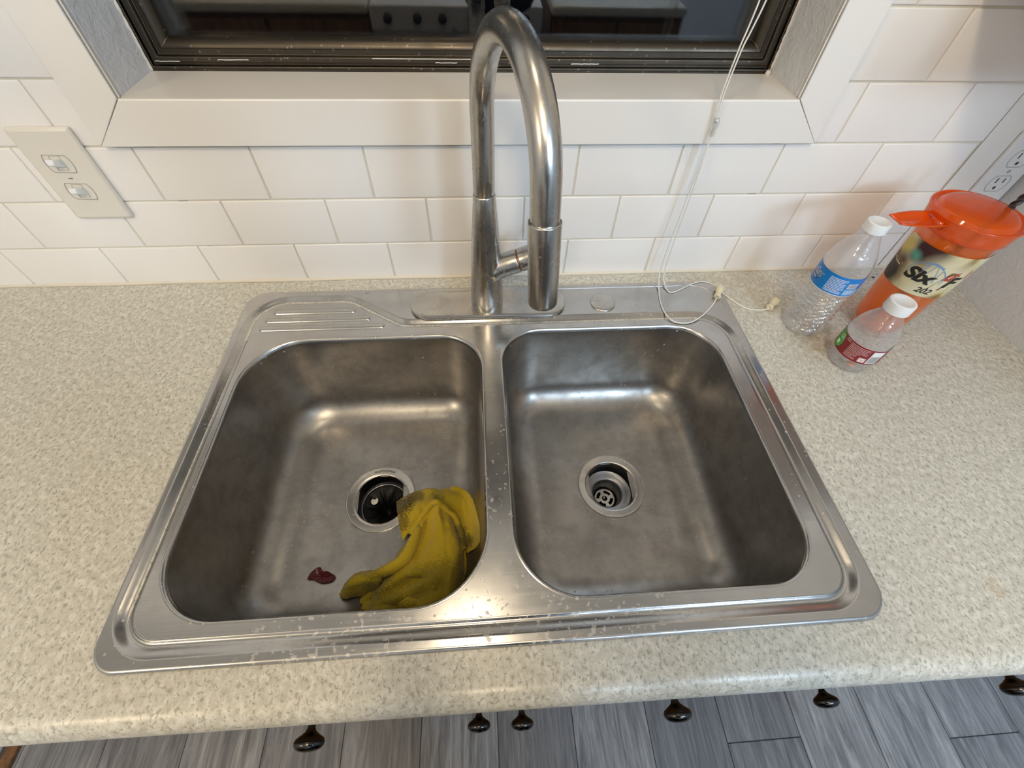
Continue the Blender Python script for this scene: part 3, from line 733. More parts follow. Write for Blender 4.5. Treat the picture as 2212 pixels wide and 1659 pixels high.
def deck():
    bm = bmesh.new()
    # outer rolled edge
    NB = 14; rings = []
    for off, z in ((-0.0002, 0.0002), (0.0002, 0.0020), (0.0012, 0.0036), (0.0026, 0.0045), (0.0040, ZO)):
        rings.append(rrect(SX0 + off, SX1 - off, SY0 + off, SY1 - off, (max(0.030 - off, .003), max(0.034 - off, .003), max(0.034 - off, .003), max(0.034 - off, .003)), z, NB))
    Vo = loft(bm, rings)
    # moulded channel between rim and inner ledge
    prof = [(0.0098, ZO), (0.0088, ZO - 0.0001), (0.0076, ZO - 0.0006), (0.0058, 0.0034), (0.0034, 0.0020), (0.0010, 0.0007), (-0.0014, -0.0002), (-0.0036, -0.0004), (-0.0054, 0.0002), (-0.0066, 0.0014), (-0.0074, ZI + 0.0003), (-0.0090, ZI)]
    rings = [[(p.x + n.x * d, p.y + n.y * d, z) for p, n in dense] for d, z in prof]
    Vg = loft(bm, rings)
    fill_loops(bm, [Vo[-1], Vg[0]])
    holes = []
    for (x0, x1, y0, y1, r) in BOWLS:
        Vb = loft(bm, [rrect(x0 - o_, x1 + o_, y0 - o_, y1 + o_, [q + o_ for q in r], z, 14) for o_, z in ((0.0022, ZI), (0.0008, ZI + 0.0005), (-0.0008, ZI + 0.0001), (-0.0022, -0.0016), (-0.0032, -0.0042))])
        holes.append(Vb[0])
    fill_loops(bm, [Vg[-1]] + holes)
    o = obj('deck', bm, M['deck'], sk, smooth=False)
    me = o.data
    for p in me.polygons: p.use_smooth = len(p.vertices) == 4
    return o
BOWLS = [(-0.3632, -0.0005, -0.5475, -0.1475, (0.075, 0.085, 0.070, 0.090)), (0.0285, 0.3830, -0.5475, -0.1405, (0.080, 0.066, 0.075, 0.068))]
DR = [(-0.1775, -0.3450), (0.2110, -0.3425)]
deck()
# drainboard ribs pressed beside the left bowl
for (xa, xb, y) in ((-0.3450, -0.2110, -0.0855), (-0.3540, -0.1840, -0.1045), (-0.3585, -0.1590, -0.1235)):
    bm = bmesh.new(); rings = []
    for off, z in ((0.0, ZI - 0.0002), (0.0007, ZI + 0.0010), (0.0018, ZI + 0.0022), (0.0036, ZI + 0.0026)):
        rings.append(rrect(xa + off, xb - off, y - 0.0058 + off, y + 0.0058 - off, 0.0057 - off, z, 8))
    loft(bm, rings, True, False, True); obj('drainboard_rib', bm, M['deck'], sk)
def bowl(k):
    x0, x1, y0, y1, r = BOWLS[k]; cx, cy = DR[k]; bm = bmesh.new(); rings = []
    def R(off, z, extra=0.0): return rrect(x0 + off, x1 - off, y0 + off, y1 - off, [max(q - off * 0.8 + extra, 0.02) for q in r], z, 14)
    rings.append(R(0.0030, -0.0036)); rings.append(R(0.0036, -0.0065)); rings.append(R(0.0042, -0.02)); rings.append(R(0.0080, -0.07)); rings.append(R(0.0118, -0.118))
    F = 0.050; o0 = 0.0122; zf = -0.1705
    for i in range(1, 15):
        a = 0.5 * PI * i / 14; rings.append(R(o0 + F * (1 - math.cos(a)), zf + F - F * math.sin(a) , 0.0))
    last = rings[-1]; n = len(last)
    # floor falling gently to the drain
    tgt = []
    for i in range(n):
        a = math.atan2(last[i][1] - cy, last[i][0] - cx); tgt.append((cx + 0.0565 * math.cos(a), cy + 0.0565 * math.sin(a)))
    for i in range(1, 13):
        t = i / 12; s = t ** 0.8
        rings.append([(last[j][0] * (1 - s) + tgt[j][0] * s, last[j][1] * (1 - s) + tgt[j][1] * s, zf - 0.0070 * (t * t * (3 - 2 * t))) for j in range(n)])
    rings.append([(cx + (tgt[j][0] - cx) * 0.86, cy + (tgt[j][1] - cy) * 0.86, zf - 0.0095) for j in range(n)])
    loft(bm, rings); o = obj('bowl', bm, M['bowl'], sk); return o
bowl(0); bowl(1)
ZF = -0.1705 - 0.0070
def bent_text(s, R_, size, c, z, mid, mat, par, name, bold=0.0):
    vs, fs = text_mesh(s, size, 0, 0, bold, 'CENTER'); bm = bmesh.new(); V = []
    for x, y, _ in vs:
        a = mid - x / R_; rr = R_ + y; V.append(bm.verts.new((c[0] + rr * math.cos(a), c[1] + rr * math.sin(a), z)))
    for f in fs:
        try: bm.faces.new([V[i] for i in f])
        except ValueError: pass
    return obj(name, bm, mat, par, smooth=False)
# left: disposal flange with rubber splash guard
c = (DR[0][0], DR[0][1], ZF)
bm = bmesh.new(); lathe(bm, c, [(0.0566, 0.0002), (0.0568, 0.0012), (0.0560, 0.0018), (0.0545, 0.0014), (0.0470, 0.0002), (0.0430, -0.0004), (0.0420, -0.0014), (0.0415, -0.0026)], 96)
fl = obj('disposal_flange', bm, M['flange'], sk)
bm = bmesh.new(); lathe(bm, c, [(0.0416, -0.0024), (0.0410, -0.006), (0.0402, -0.030), (0.0398, -0.034)], 96); obj('flange_wall', bm, M['dark_steel'], sk)
bent_text('InSinkErator', 0.0480, 0.0072, c, ZF + 0.00095, PI / 2 - 0.05, M['seam_metal'] if 'seam_metal' in M else M['bronze'], fl, 'engraved_lettering')
bm = bmesh.new(); lathe(bm, c, [(0.0402, -0.0300), (0.0385, -0.0290), (0.0372, -0.0298), (0.0368, -0.034)], 72); obj('inner_ring', bm, M['drain_in'], sk)
bm = bmesh.new()
def flap(r, z, a): return r
rings = []
for r, z in ((0.0372, -0.033), (0.034, -0.0335), (0.026, -0.037), (0.016, -0.043), (0.010, -0.052), (0.006, -0.07)):
    rings.append([(c[0] + r * math.cos(2 * PI * i / 96), c[1] + r * math.sin(2 * PI * i / 96), c[2] + z - 0.0035 * (math.cos(5 * 2 * PI * i / 96) ** 6) * min(1, (0.037 - r) / 0.02)) for i in range(96)])
loft(bm, rings, True, False, True); obj('splash_guard', bm, M['rubber'], sk)
# right: basket strainer body
c = (DR[1][0], DR[1][1], ZF)
bm = bmesh.new(); lathe(bm, c, [(0.0566, 0.0002), (0.0568, 0.0012), (0.0560, 0.0018), (0.0548, 0.0012), (0.0535, 0.0010), (0.0460, 0.0006), (0.0432, 0.0000), (0.0424, -0.0012), (0.0420, -0.0024)], 96)
obj('strainer_flange', bm, M['flange'], sk)
bm = bmesh.new(); lathe(bm, c, [(0.0421, -0.0022), (0.0416, -0.006), (0.0408, -0.0290), (0.0402, -0.0298)], 96); obj('strainer_wall', bm, M['dark_steel'], sk)
bm = bmesh.new(); lathe(bm, c, [(0.0405, -0.0285), (0.0398, -0.0292), (0.0330, -0.0305), (0.0275, -0.0318), (0.0252, -0.0330), (0.0240, -0.0355), (0.0228, -0.045), (0.0212, -0.057), (0.0200, -0.060)], 96)
obj('strainer_cup', bm, M['drain_in'], sk)
bm = bmesh.new()                                                  # cross-bar grid at the bottom with four oval openings
zc = ZF - 0.0585
def disc_with_slots():
    outer = [bm.verts.new((c[0] + 0.0182 * math.cos(2 * PI * i / 64), c[1] + 0.0182 * math.sin(2 * PI * i / 64), zc)) for i in range(64)]
    loops = [outer]
    for q in range(4):
        mid = PI / 4 + q * PI / 2 + 0.25; pts = []
        half = 0.50
        for i in range(9): a = mid - half + 2 * half * i / 8; pts.append((0.0148, a))
        for i in range(9): a = mid + half - 2 * half * i / 8; pts.append((0.0098, a))
        loops.append([bm.verts.new((c[0] + r * math.cos(a), c[1] + r * math.sin(a), zc)) for r, a in pts])
    loops.append([bm.verts.new((c[0] + 0.0048 * math.cos(2 * PI * i / 20), c[1] + 0.0048 * math.sin(2 * PI * i / 20), zc)) for i in range(20)])
    fill_loops(bm, loops)
disc_with_slots()
g = obj('strainer_grid', bm, M['flange'], sk, smooth=False)
md = g.modifiers.new('thick', 'SOLIDIFY'); md.thickness = 0.0016; bevel_mod(g, 0.0004, 2)
bm = bmesh.new(); lathe(bm, c, [(0.0201, -0.0600), (0.0201, -0.075), (0.0, -0.076)], 48); obj('drain_tailpiece', bm, M['dark'], sk)
bm = bmesh.new(); tube(bm, [(c[0] - 0.001, c[1] - 0.001, zc + 0.0002), (c[0] - 0.001, c[1] + 0.0035, zc + 0.0030)], [0.0030, 0.0022], 16); obj('strainer_post', bm, M['flange'], sk)
# cover over the spare tap hole
bm = bmesh.new(); lathe(bm, (0.2105, -0.0858, 0), [(0.0216, ZO - 0.0002), (0.0216, ZO + 0.0012), (0.0205, ZO + 0.0020), (0.0170, ZO + 0.0026), (0.0, ZO + 0.0028)], 64); obj('hole_cover', bm, M['flange'], sk)
# faint raised line along the back ledge and the right back corner
bm = bmesh.new()
tube(bm, [(-0.20 + 0.58 * i / 40, -0.0455, ZO - 0.0004) for i in range(41)] + [(0.3985, -0.0500, ZO - 0.0004), (0.4150, -0.0620, ZO - 0.0004), (0.4215, -0.080, ZO - 0.0004), (0.4235, -0.11, ZO - 0.0012)], 0.0011, 8)
obj('ledge_bead', bm, M['deck'], sk)

# ================================================================ faucet
fc = empty('kitchen_faucet', (0.0105, -0.0855, ZO)); tag(fc, 'tall brushed nickel gooseneck pull-down faucet behind the sink bowls', 'faucet')
bm = bmesh.new(); rings = []
for off, z in ((0.0012, ZO - 0.0003), (0.0012, ZO + 0.0010), (-0.0002, ZO + 0.0014), (-0.0002, ZO + 0.0040), (0.0008, ZO + 0.0060), (0.0030, ZO + 0.0068), (0.0080, ZO + 0.0070)):
    rings.append(rrect(-0.1185 + off, 0.1440 - off, -0.1170 + off, -0.0500 - off, 0.0334 - off, z, 20))
loft(bm, rings, True, True, True)
dp = obj('deck_plate', bm, M['flange'], fc, smooth=False); smooth_by_angle(dp, 35)
bm = bmesh.new()
lathe(bm, (0.0105, -0.0855, 0), [(0.0262, ZO + 0.0060), (0.0265, 0.0130), (0.0262, 0.030), (0.0252, 0.060), (0.0236, 0.090), (0.0218, 0.120), (0.0192, 0.155), (0.0167, 0.185), (0.0152, 0.2050), (0.0146, 0.2066), (0.0140, 0.2068)], 64)
obj('column', bm, M['faucet'], fc)
u_ = Vector((math.sin(0.266), -math.cos(0.266), 0)); z_ = Vector((0, 0, 1)); Bp = Vector((0.0105, -0.0855, 0))
pts = [Bp + z_ * t for t in (0.2040, 0.2076, 0.2085, 0.23, 0.26, 0.29)]
rad = [0.0139, 0.0139, 0.0142, 0.0142, 0.0142, 0.0142]
RA, ZC, TH, ST = 0.0996, 0.3049, 2.994, 0.0326
for k in range(0, 61): t = TH * k / 60; pts.append(Bp + u_ * RA * (1 - math.cos(t)) + z_ * (ZC + RA * math.sin(t))); rad.append(0.0142)
e_ = pts[-1]; d_ = u_ * math.sin(TH) + z_ * math.cos(TH)
pts += [e_ + d_ * ST * k / 3 for k in (1, 2, 3)]; rad += [0.0142] * 3
end = pts[-1]; pts.append(end + d_ * 0.004); rad.append(0.0138)
bm = bmesh.new(); tube(bm, pts, rad, 48); obj('gooseneck_spout', bm, M['faucet'], fc)
bm = bmesh.new(); P_ = [end - d_ * 0.0010 + d_ * t for t in (0.0030, 0.0006, 0.0, 0.0004, 0.0020, 0.020, 0.060, 0.0870, 0.0890, 0.0905, 0.0900)]
tube(bm, P_, [0.0143, 0.0147, 0.0154, 0.0160, 0.0162, 0.0162, 0.0160, 0.0158, 0.0155, 0.0148, 0.0130], 48)
sp = obj('spray_head', bm, M['faucet'], fc)
bm = bmesh.new(); tube(bm, [end + d_ * 0.0885, end + d_ * 0.0900], [0.0128, 0.0124], 32); obj('spray_face', bm, M['rubber'], sp)
# handle hub leaning up to the right, with its lever behind the spray head
h0 = Vector((0.0180, -0.0860, 0.0830)); hd = Vector((0.95, -0.05, 0.37)).normalized()
bm = bmesh.new(); tube(bm, [h0 + hd * t for t in (0.0, 0.008, 0.014, 0.020, 0.0450, 0.0462, 0.0466)], [0.0245, 0.0205, 0.0190, 0.0184, 0.0180, 0.0176, 0.0165], 48); obj('handle_hub', bm, M['faucet'], fc)
bm = bmesh.new(); tube(bm, [h0 + hd * t for t in (0.0464, 0.0484)], [0.0168, 0.0168], 48); obj('hub_ring', bm, plain('copper_ring', (0.35, 0.12, 0.05), 0.35, 1.0), fc)
bm = bmesh.new(); tube(bm, [h0 + hd * t for t in (0.0480, 0.0486, 0.0500, 0.0640, 0.0700, 0.0725)], [0.0165, 0.0176, 0.0180, 0.0180, 0.0165, 0.012], 48)
hb_ = h0 + hd * 0.060
hn = obj('handle', bm, M['faucet'], fc)
bm = bmesh.new(); tube(bm, [hb_, hb_ + Vector((0.012, 0.004, 0.015)), hb_ + Vector((0.022, 0.010, 0.028)), hb_ + Vector((0.024, 0.011, 0.030))], [0.0062, 0.0056, 0.0046, 0.002], 20); obj('lever', bm, M['faucet'], hn)
# ================================================================ cloth
CB = [[(-0.1105,-0.3941,-0.166),(-0.0981,-0.3843,-0.15),(-0.0867,-0.376,-0.142),(-0.0786,-0.3767,-0.134),(-0.0723,-0.3776,-0.142),(-0.0635,-0.384,-0.15),(-0.0523,-0.3936,-0.166)],[(-0.1234,-0.4151,-0.166),(-0.1061,-0.4099,-0.142),(-0.0934,-0.4014,-0.148),(-0.0777,-0.4051,-0.136),(-0.0662,-0.4093,-0.14),(-0.0538,-0.4157,-0.144),(-0.0427,-0.4197,-0.166)],[(-0.1358,-0.4313,-0.168),(-0.1137,-0.4354,-0.136),(-0.0992,-0.4285,-0.15),(-0.0803,-0.4333,-0.138),(-0.0629,-0.4356,-0.134),(-0.0477,-0.44,-0.14),(-0.0371,-0.4442,-0.167)],[(-0.1487,-0.4506,-0.169),(-0.126,-0.4564,-0.14),(-0.1073,-0.4526,-0.146),(-0.0857,-0.4566,-0.136),(-0.0654,-0.4589,-0.132),(-0.0473,-0.4616,-0.138),(-0.0363,-0.4646,-0.166)],[(-0.1643,-0.4658,-0.17),(-0.1387,-0.4731,-0.146),(-0.1168,-0.4773,-0.134),(-0.0953,-0.4767,-0.142),(-0.071,-0.481,-0.13),(-0.0489,-0.4827,-0.136),(-0.0377,-0.4842,-0.165)],[(-0.1758,-0.4827,-0.171),(-0.149,-0.4906,-0.142),(-0.1281,-0.4901,-0.15),(-0.103,-0.4946,-0.136),(-0.0779,-0.4977,-0.14),(-0.0552,-0.503,-0.138),(-0.0408,-0.5032,-0.162)],[(-0.1805,-0.4989,-0.172),(-0.1587,-0.5044,-0.15),(-0.1342,-0.5078,-0.14),(-0.114,-0.5097,-0.152),(-0.0863,-0.5169,-0.138),(-0.0651,-0.5167,-0.146),(-0.0504,-0.5121,-0.16)],[(-0.1826,-0.5129,-0.17),(-0.1613,-0.5188,-0.15),(-0.1428,-0.5197,-0.158),(-0.1188,-0.5242,-0.15),(-0.0943,-0.5233,-0.154),(-0.0749,-0.5218,-0.15),(-0.0597,-0.517,-0.156)]]
CA = [[(-0.1499,-0.3552,-0.168),(-0.1451,-0.3756,-0.16),(-0.1397,-0.3989,-0.158),(-0.1328,-0.4214,-0.162)],[(-0.1392,-0.3466,-0.171),(-0.1309,-0.3673,-0.158),(-0.1236,-0.3865,-0.154),(-0.118,-0.4037,-0.158)],[(-0.1152,-0.3365,-0.173),(-0.1073,-0.3537,-0.162),(-0.1008,-0.3705,-0.154),(-0.0973,-0.3873,-0.156)],[(-0.0846,-0.3316,-0.173),(-0.0808,-0.3464,-0.164),(-0.0781,-0.3625,-0.158),(-0.0764,-0.3756,-0.16)],[(-0.0536,-0.335,-0.173),(-0.0546,-0.3535,-0.16),(-0.0576,-0.3667,-0.162),(-0.0617,-0.3818,-0.162)],[(-0.0327,-0.3497,-0.172),(-0.0372,-0.3694,-0.158),(-0.0447,-0.3812,-0.16),(-0.0521,-0.3966,-0.164)],[(-0.0214,-0.3795,-0.168),(-0.0276,-0.3927,-0.156),(-0.035,-0.4026,-0.158),(-0.044,-0.4131,-0.164)],[(-0.0151,-0.4118,-0.162),(-0.022,-0.4198,-0.152),(-0.0306,-0.4243,-0.154),(-0.0394,-0.4303,-0.16)],[(-0.0105,-0.4325,-0.158),(-0.016,-0.4402,-0.15),(-0.0265,-0.4444,-0.152),(-0.0351,-0.4469,-0.158)]]
CT = [[(-0.1581,-0.4661,-0.16),(-0.1554,-0.4793,-0.142),(-0.1568,-0.4856,-0.146),(-0.1619,-0.4902,-0.16)],[(-0.1803,-0.4635,-0.165),(-0.1737,-0.4786,-0.14),(-0.1749,-0.4851,-0.146),(-0.1762,-0.4906,-0.163)],[(-0.1973,-0.4652,-0.167),(-0.1892,-0.4799,-0.144),(-0.1864,-0.4878,-0.15),(-0.1833,-0.4936,-0.167)],[(-0.2097,-0.4759,-0.17),(-0.2025,-0.4864,-0.152),(-0.1986,-0.4927,-0.158),(-0.1962,-0.4953,-0.17)],[(-0.2173,-0.491,-0.173),(-0.2132,-0.4953,-0.168),(-0.209,-0.4973,-0.168),(-0.2057,-0.4978,-0.173)]]

def cloth():
    bm = bmesh.new()
    def patch(G, sub, fold):
        R = len(G); Cn = len(G[0])
        rows = [catmull([Vector(p) for p in r], sub) for r in G]
        cols = [catmull([rows[i][j] for i in range(R)], sub) for j in range(len(rows[0]))]
        V = []
        for j, c_ in enumerate(cols):
            L = []
            for i, p in enumerate(c_):
                q = Vector(p); s = 0.0
                s += 0.0035 * noise.noise((q.x * 55 + fold, q.y * 30, 0)) + 0.0018 * noise.noise((q.x * 130, q.y * 90, fold))
                q.z += s
                edge = min(i, len(c_) - 1 - i, j, len(cols) - 1 - j)
                if edge == 0: q.x += 0.0010 * noise.noise((q.x * 900, q.y * 900, 1)); q.y += 0.0010 * noise.noise((q.x * 900, q.y * 900, 2))
                z = max(q.z, floor_at(q.x, q.y) + 0.0022); q.z = z
                L.append(bm.verts.new(q))
            V.append(L)
        for a in range(len(V) - 1):
            for b in range(len(V[0]) - 1):
                bm.faces.new((V[a][b], V[a + 1][b], V[a + 1][b + 1], V[a][b + 1]))
    def floor_at(x, y):
        F = 0.050; zf = -0.1705; z = ZF - 0.0005 + 0.002
        d = y - (-0.5475 + 0.0122); e = (-0.0005 - 0.0122) - x
        m = min(d, e)
        if m < F:
            m = max(m, 0.002); z = max(z, zf + F - math.sqrt(max(F * F - (F - m) ** 2, 0)))
        return z
    patch(CB, 12, 0.0); patch(CA, 12, 3.0); patch(CT, 10, 7.0)
    # rolled hem bead round the small loop at the crest of the main fold and down its right side
    hem = [(CB[1][0][0] + 0.004, CB[1][0][1], -0.150), (CB[0][1][0], CB[0][1][1], -0.1445), (CB[0][2][0], CB[0][2][1] + 0.002, -0.1375), (CB[0][3][0], CB[0][3][1] + 0.002, -0.1325),
           (CB[0][4][0], CB[0][4][1], -0.1385), (CB[0][5][0], CB[0][5][1], -0.146), (CB[0][6][0], CB[0][6][1], -0.154), (CB[1][6][0], CB[1][6][1], -0.155), (CB[2][6][0] - 0.002, CB[2][6][1] + 0.004, -0.157)]
    P = catmull(hem, 10); tube(bm, P, [0.0022 + 0.0006 * noise.noise((i * 0.2, 0, 0)) for i in range(len(P))], 12)
    # long soft folds running from the crest down to the tail
    for a, b, c_, r in (((CB[1][1]), (CB[3][1]), (CT[1][1]), 0.0065), ((CB[4][2]), (CB[4][3]), (CB[5][4]), 0.0030), ((CB[6][5]), (CB[6][3]), (CB[7][1]), 0.0045), ((CT[0][1]), (CT[2][1]), (CT[3][1]), 0.0045), ((CT[0][3]), (CB[6][0]), (CB[7][0]), 0.0050)):
        P = catmull([Vector(a), Vector(b) , Vector(c_)], 14)
        tube(bm, [p + Vector((0, 0, -0.0010)) for p in P], [r * math.sin(PI * (0.12 + 0.80 * i / len(P))) + 0.0008 for i in range(len(P))], 16)
    o = obj('cleaning_cloth', bm, M['cloth'])
    sd = o.modifiers.new('thick', 'SOLIDIFY'); sd.thickness = 0.0022; sd.offset = 1
    tx = bpy.data.textures.new('terry', 'CLOUDS'); tx.noise_scale = 0.0024; tx.noise_depth = 2
    ds = o.modifiers.new('pile', 'DISPLACE'); ds.texture = tx; ds.strength = 0.0014; ds.texture_coords = 'GLOBAL'
    recentre(o, (-0.10, -0.43, ZF)); return o
tag(cloth(), 'crumpled yellow terry cleaning cloth with black stains in the left sink bowl', 'cloth')

# ---------------------------------------------------------------- red onion skin, white heart shape
def peel():
    bm = bmesh.new(); out = [(-0.2693, -0.4706), (-0.2655, -0.4598), (-0.2560, -0.4520), (-0.2514, -0.4505), (-0.2499, -0.4583), (-0.2430, -0.4570), (-0.2362, -0.4597), (-0.2319, -0.4635), (-0.2282, -0.4637), (-0.2277, -0.4702), (-0.2353, -0.4749), (-0.2440, -0.4745), (-0.2519, -0.4733), (-0.2575, -0.4690), (-0.2628, -0.4669)]
    n = len(out); rings = []
    cx, cy = -0.2475, -0.4650
    for t in (1.0, 0.85, 0.65, 0.4, 0.15):
        rings.append([(cx + (x - cx) * t, cy + (y - cy) * t, ZF + 0.0072 + 0.0060 * abs(noise.noise((x * 90, y * 90, t))) * (1 - 0.2 * t) + (0.0035 if i % 5 in (1, 2) else 0.0008) * t) for i, (x, y) in enumerate(out)])
    loft(bm, rings, True, False, True)
    o = obj('onion_skin', bm, M['peel']); m = o.modifiers.new('s', 'SUBSURF'); m.levels = 2; m.render_levels = 2
    m = o.modifiers.new('thick', 'SOLIDIFY'); m.thickness = 0.0007; recentre(o, (-0.2475, -0.465, ZF)); return o
tag(peel(), 'wet dark red onion skin scrap on the floor of the left bowl', 'food scrap')
bm = bmesh.new()  # white heart-shaped form set into the left drain
hp = [(0, -0.0050), (0.0040, -0.0030), (0.0052, 0.0010), (0.0040, 0.0044), (0.0016, 0.0046), (0.0004, 0.0018), (-0.0014, 0.0040), (-0.0040, 0.0040), (-0.0052, 0.0010), (-0.0040, -0.0030)]
rings = [[(-0.1965 + x * s, -0.3360 + y * s, ZF - 0.0340 + h + x * 0.12) for x, y in hp] for s, h in ((1.3, 0.0008), (1.36, 0.0016), (1.2, 0.0026), (0.5, 0.0031))]
loft(bm, rings, True, True, True); o = obj('white_heart', bm, M['scrap']); recentre(o, (-0.1965, -0.336, ZF - 0.033))
m = o.modifiers.new('s', 'SUBSURF'); m.levels = 2; m.render_levels = 2
tag(o, 'small white heart-shaped spot on the black rubber of the left drain', 'food scrap')

# ================================================================ bottles
class Wrap:
    """patches, strokes and letters lying on a round wall of radius rad(z) about (cx, cy)"""
    def __init__(s, c, rad, mid, par):
        s.c = c; s.rad = rad if callable(rad) else (lambda z: rad); s.mid = mid; s.par = par
    def pt(s, u, z, lift):
        r0 = s.rad(z); a = s.mid + u / s.rad(s.zr if hasattr(s, 'zr') else z); r = r0 + lift
        return (s.c[0] + r * math.cos(a), s.c[1] + r * math.sin(a), s.c[2] + z)
    def patch(s, bm, u0, u1, z0, z1, lift, slant=0.0, n=None, mi=0):
        n = n or max(2, int(abs(u1 - u0) / 0.002)); V = [[bm.verts.new(s.pt(u0 + (u1 - u0) * i / n + (slant * (z - z0)), z, lift)) for i in range(n + 1)] for z in (z0, z1)]
        for i in range(n): f = bm.faces.new((V[0][i], V[0][i + 1], V[1][i + 1], V[1][i])); f.material_index = mi
    def poly(s, bm, pts, lift, mi=0):
        f = bm.faces.new([bm.verts.new(s.pt(u, z, lift)) for u, z in pts]); f.material_index = mi
    def stroke(s, bm, pts, w, lift, mi=0):
        for (u0, z0), (u1, z1) in zip(pts[:-1], pts[1:]):
            L = math.hypot(u1 - u0, z1 - z0); 
            if L < 1e-6: continue
            nx, nz = -(z1 - z0) / L * w / 2, (u1 - u0) / L * w / 2
            s.poly(bm, [(u0 + nx, z0 + nz), (u1 + nx, z1 + nz), (u1 - nx, z1 - nz), (u0 - nx, z0 - nz)], lift, mi)
    def text(s, t, size, u, z, lift, mat, name, shear=0.0, bold=0.0, sx=1.0, par=None, rot=0.0):
        vs, fs = text_mesh(t, size, shear, 0, bold); bm = bmesh.new()
        V = [bm.verts.new(s.pt(u + x * sx * math.cos(rot) - y * math.sin(rot), z + y * math.cos(rot) + x * sx * math.sin(rot), lift)) for x, y, _ in vs]
        for f in fs:
            try: bm.faces.new([V[i] for i in f])
            except ValueError: pass
        return obj(name, bm, mat, par or s.par, smooth=False)
def fine_print(w, bm, u0, u1, z0, z1, rows, lift, seed, slant=0.0):
    """rows of tiny illegible print as broken hairlines"""
    r = random.Random(seed); h = (z1 - z0) / rows
    for k in range(rows):
        z = z1 - (k + 0.5) * h; u = u0; stop = u1 - r.random() * (u1 - u0) * 0.35 * (k % 3 == 2)
        while u < stop:
            l = 0.0006 + r.random() * 0.0016
            w.patch(bm, u, min(u + l, stop), z - h * 0.23, z + h * 0.23, lift, n=1); u += l + 0.00045
def bottle_cap(par, c, z0, r, h, n=96, mat=None):
    bm = bmesh.new(); rings = []
    for rr, z, kn in ((r * 0.93, 0.0, 0), (r, 0.0006, 1), (r, h - 0.0022, 1), (r - 0.0006, h - 0.0008, 0), (r - 0.0022, h, 0), (r - 0.0040, h + 0.0001, 0), (r - 0.0046, h - 0.0003, 0), (0.0005, h - 0.0003, 0)):
        rings.append([(c[0] + (rr - kn * 0.00035 * (i % 2)) * math.cos(2 * PI * i / n), c[1] + (rr - kn * 0.00035 * (i % 2)) * math.sin(2 * PI * i / n), c[2] + z0 + z) for i in range(n)])
    loft(bm, rings, True, True, True); o = obj('bottle_cap', bm, mat or M['cap'], par, smooth=False); smooth_by_angle(o, 40); return o

# tall bottle with blue label
c = (0.5420, -0.1470, 0.0004); bb = empty('water_bottle', c); tag(bb, 'empty clear plastic water bottle with blue label standing by the tiles, taller of two', 'bottle')
RB = 0.0322
def rib(r, z, a):
    if 0.016 < z < 0.086:
        r += 0.0013 * math.sin((z * 1000 + 9 * math.sin(a * 2 + 1)) / 1.35) - 0.0006
    if z < 0.016: r += 0.0012 * math.cos(5 * a) * (1 - z / 0.016)
    return r
prof = [(0.0005, 0.0085), (0.010, 0.0080), (0.018, 0.0040), (0.0235, 0.0010), (0.0275, 0.0006), (0.0308, 0.0035), (0.0322, 0.0080), (0.0322, 0.016)]
prof += [(0.0318 - 0.0010 * math.sin(PI * k / 56), 0.016 + 0.00125 * k) for k in range(1, 57)]
prof += [(0.0322, 0.0880), (RB, 0.0895), (RB, 0.1240), (0.0319, 0.1270), (0.0305, 0.1360), (0.0280, 0.1450), (0.0245, 0.1535), (0.0205, 0.1610), (0.0170, 0.1680), (0.0145, 0.1740), (0.0130, 0.1780), (0.0126, 0.1800), (0.0150, 0.1806), (0.0150, 0.1822), (0.0126, 0.1828), (0.0125, 0.1900)]
bm = bmesh.new(); lathe(bm, c, prof, 72, True, False, 0, rib)
for f in bm.faces: f.material_index = 1 if f.calc_center_median().z < 0.089 else 0
obj('bottle_body', bm, [M['pet'], M['pet_base']], bb)
bottle_cap(bb, c, 0.1810, 0.0152, 0.0140)
MB_ = math.atan2(cam.location.y - c[1], cam.location.x - c[0])
w = Wrap(c, RB, MB_, bb); bm = bmesh.new(); w.patch(bm, -RB * 1.85, RB * 1.85, 0.0905, 0.1225, 0.0003, n=96); lb = obj('label', bm, M['blue'], bb)
bm = bmesh.new(); w.patch(bm, -RB * 1.85, RB * 1.85, 0.0907, 0.1223, -0.0006, n=96); obj('label_backing', bm, M['backing'], lb)
bm = bmesh.new(); w.patch(bm, -RB * 1.85, RB * 1.85, 0.0905, 0.0913, 0.00045, n=96); fine_print(w, bm, -0.007, 0.0175, 0.0935, 0.1185, 11, 0.00045, 4); w.patch(bm, 0.0205, 0.034, 0.1045, 0.1135, 0.00045)
obj('label_print', bm, M['white_ink'], lb, smooth=False)
bm = bmesh.new(); w.patch(bm, 0.0195, 0.0450, 0.0925, 0.1030, 0.0004); obj('label_panel', bm, M['blue_light'], lb)
bm = bmesh.new(); fine_print(w, bm, 0.0205, 0.044, 0.0935, 0.1022, 5, 0.00055, 9); obj('label_print', bm, M['white_ink'], lb, smooth=False)
bm = bmesh.new(); r = random.Random(2)
for k in range(9): w.patch(bm, 0.0215 + k * 0.0013, 0.0215 + k * 0.0013 + 0.0006, 0.1055, 0.1125, 0.0006, n=1)
obj('barcode', bm, M['navy'], lb, smooth=False)
w.text('ahe', 0.0135, -0.0385, 0.1060, 0.00045, M['white_ink'], 'lettering', 0.15, 0.0009, 0.95, lb)
w.text('ahe', 0.0135, -0.0385, 0.1060, 0.00065, M['navy'], 'lettering', 0.15, 0.0001, 0.95, lb)
w.text('TM', 0.0026, -0.0195, 0.1115, 0.00055, M['white_ink'], 'lettering', 0, 0.0, 1, lb)
bm = bmesh.new(); w.patch(bm, -0.040, -0.0235, 0.0985, 0.1035, 0.00045, 0.2); obj('label_panel', bm, M['navy'], lb)
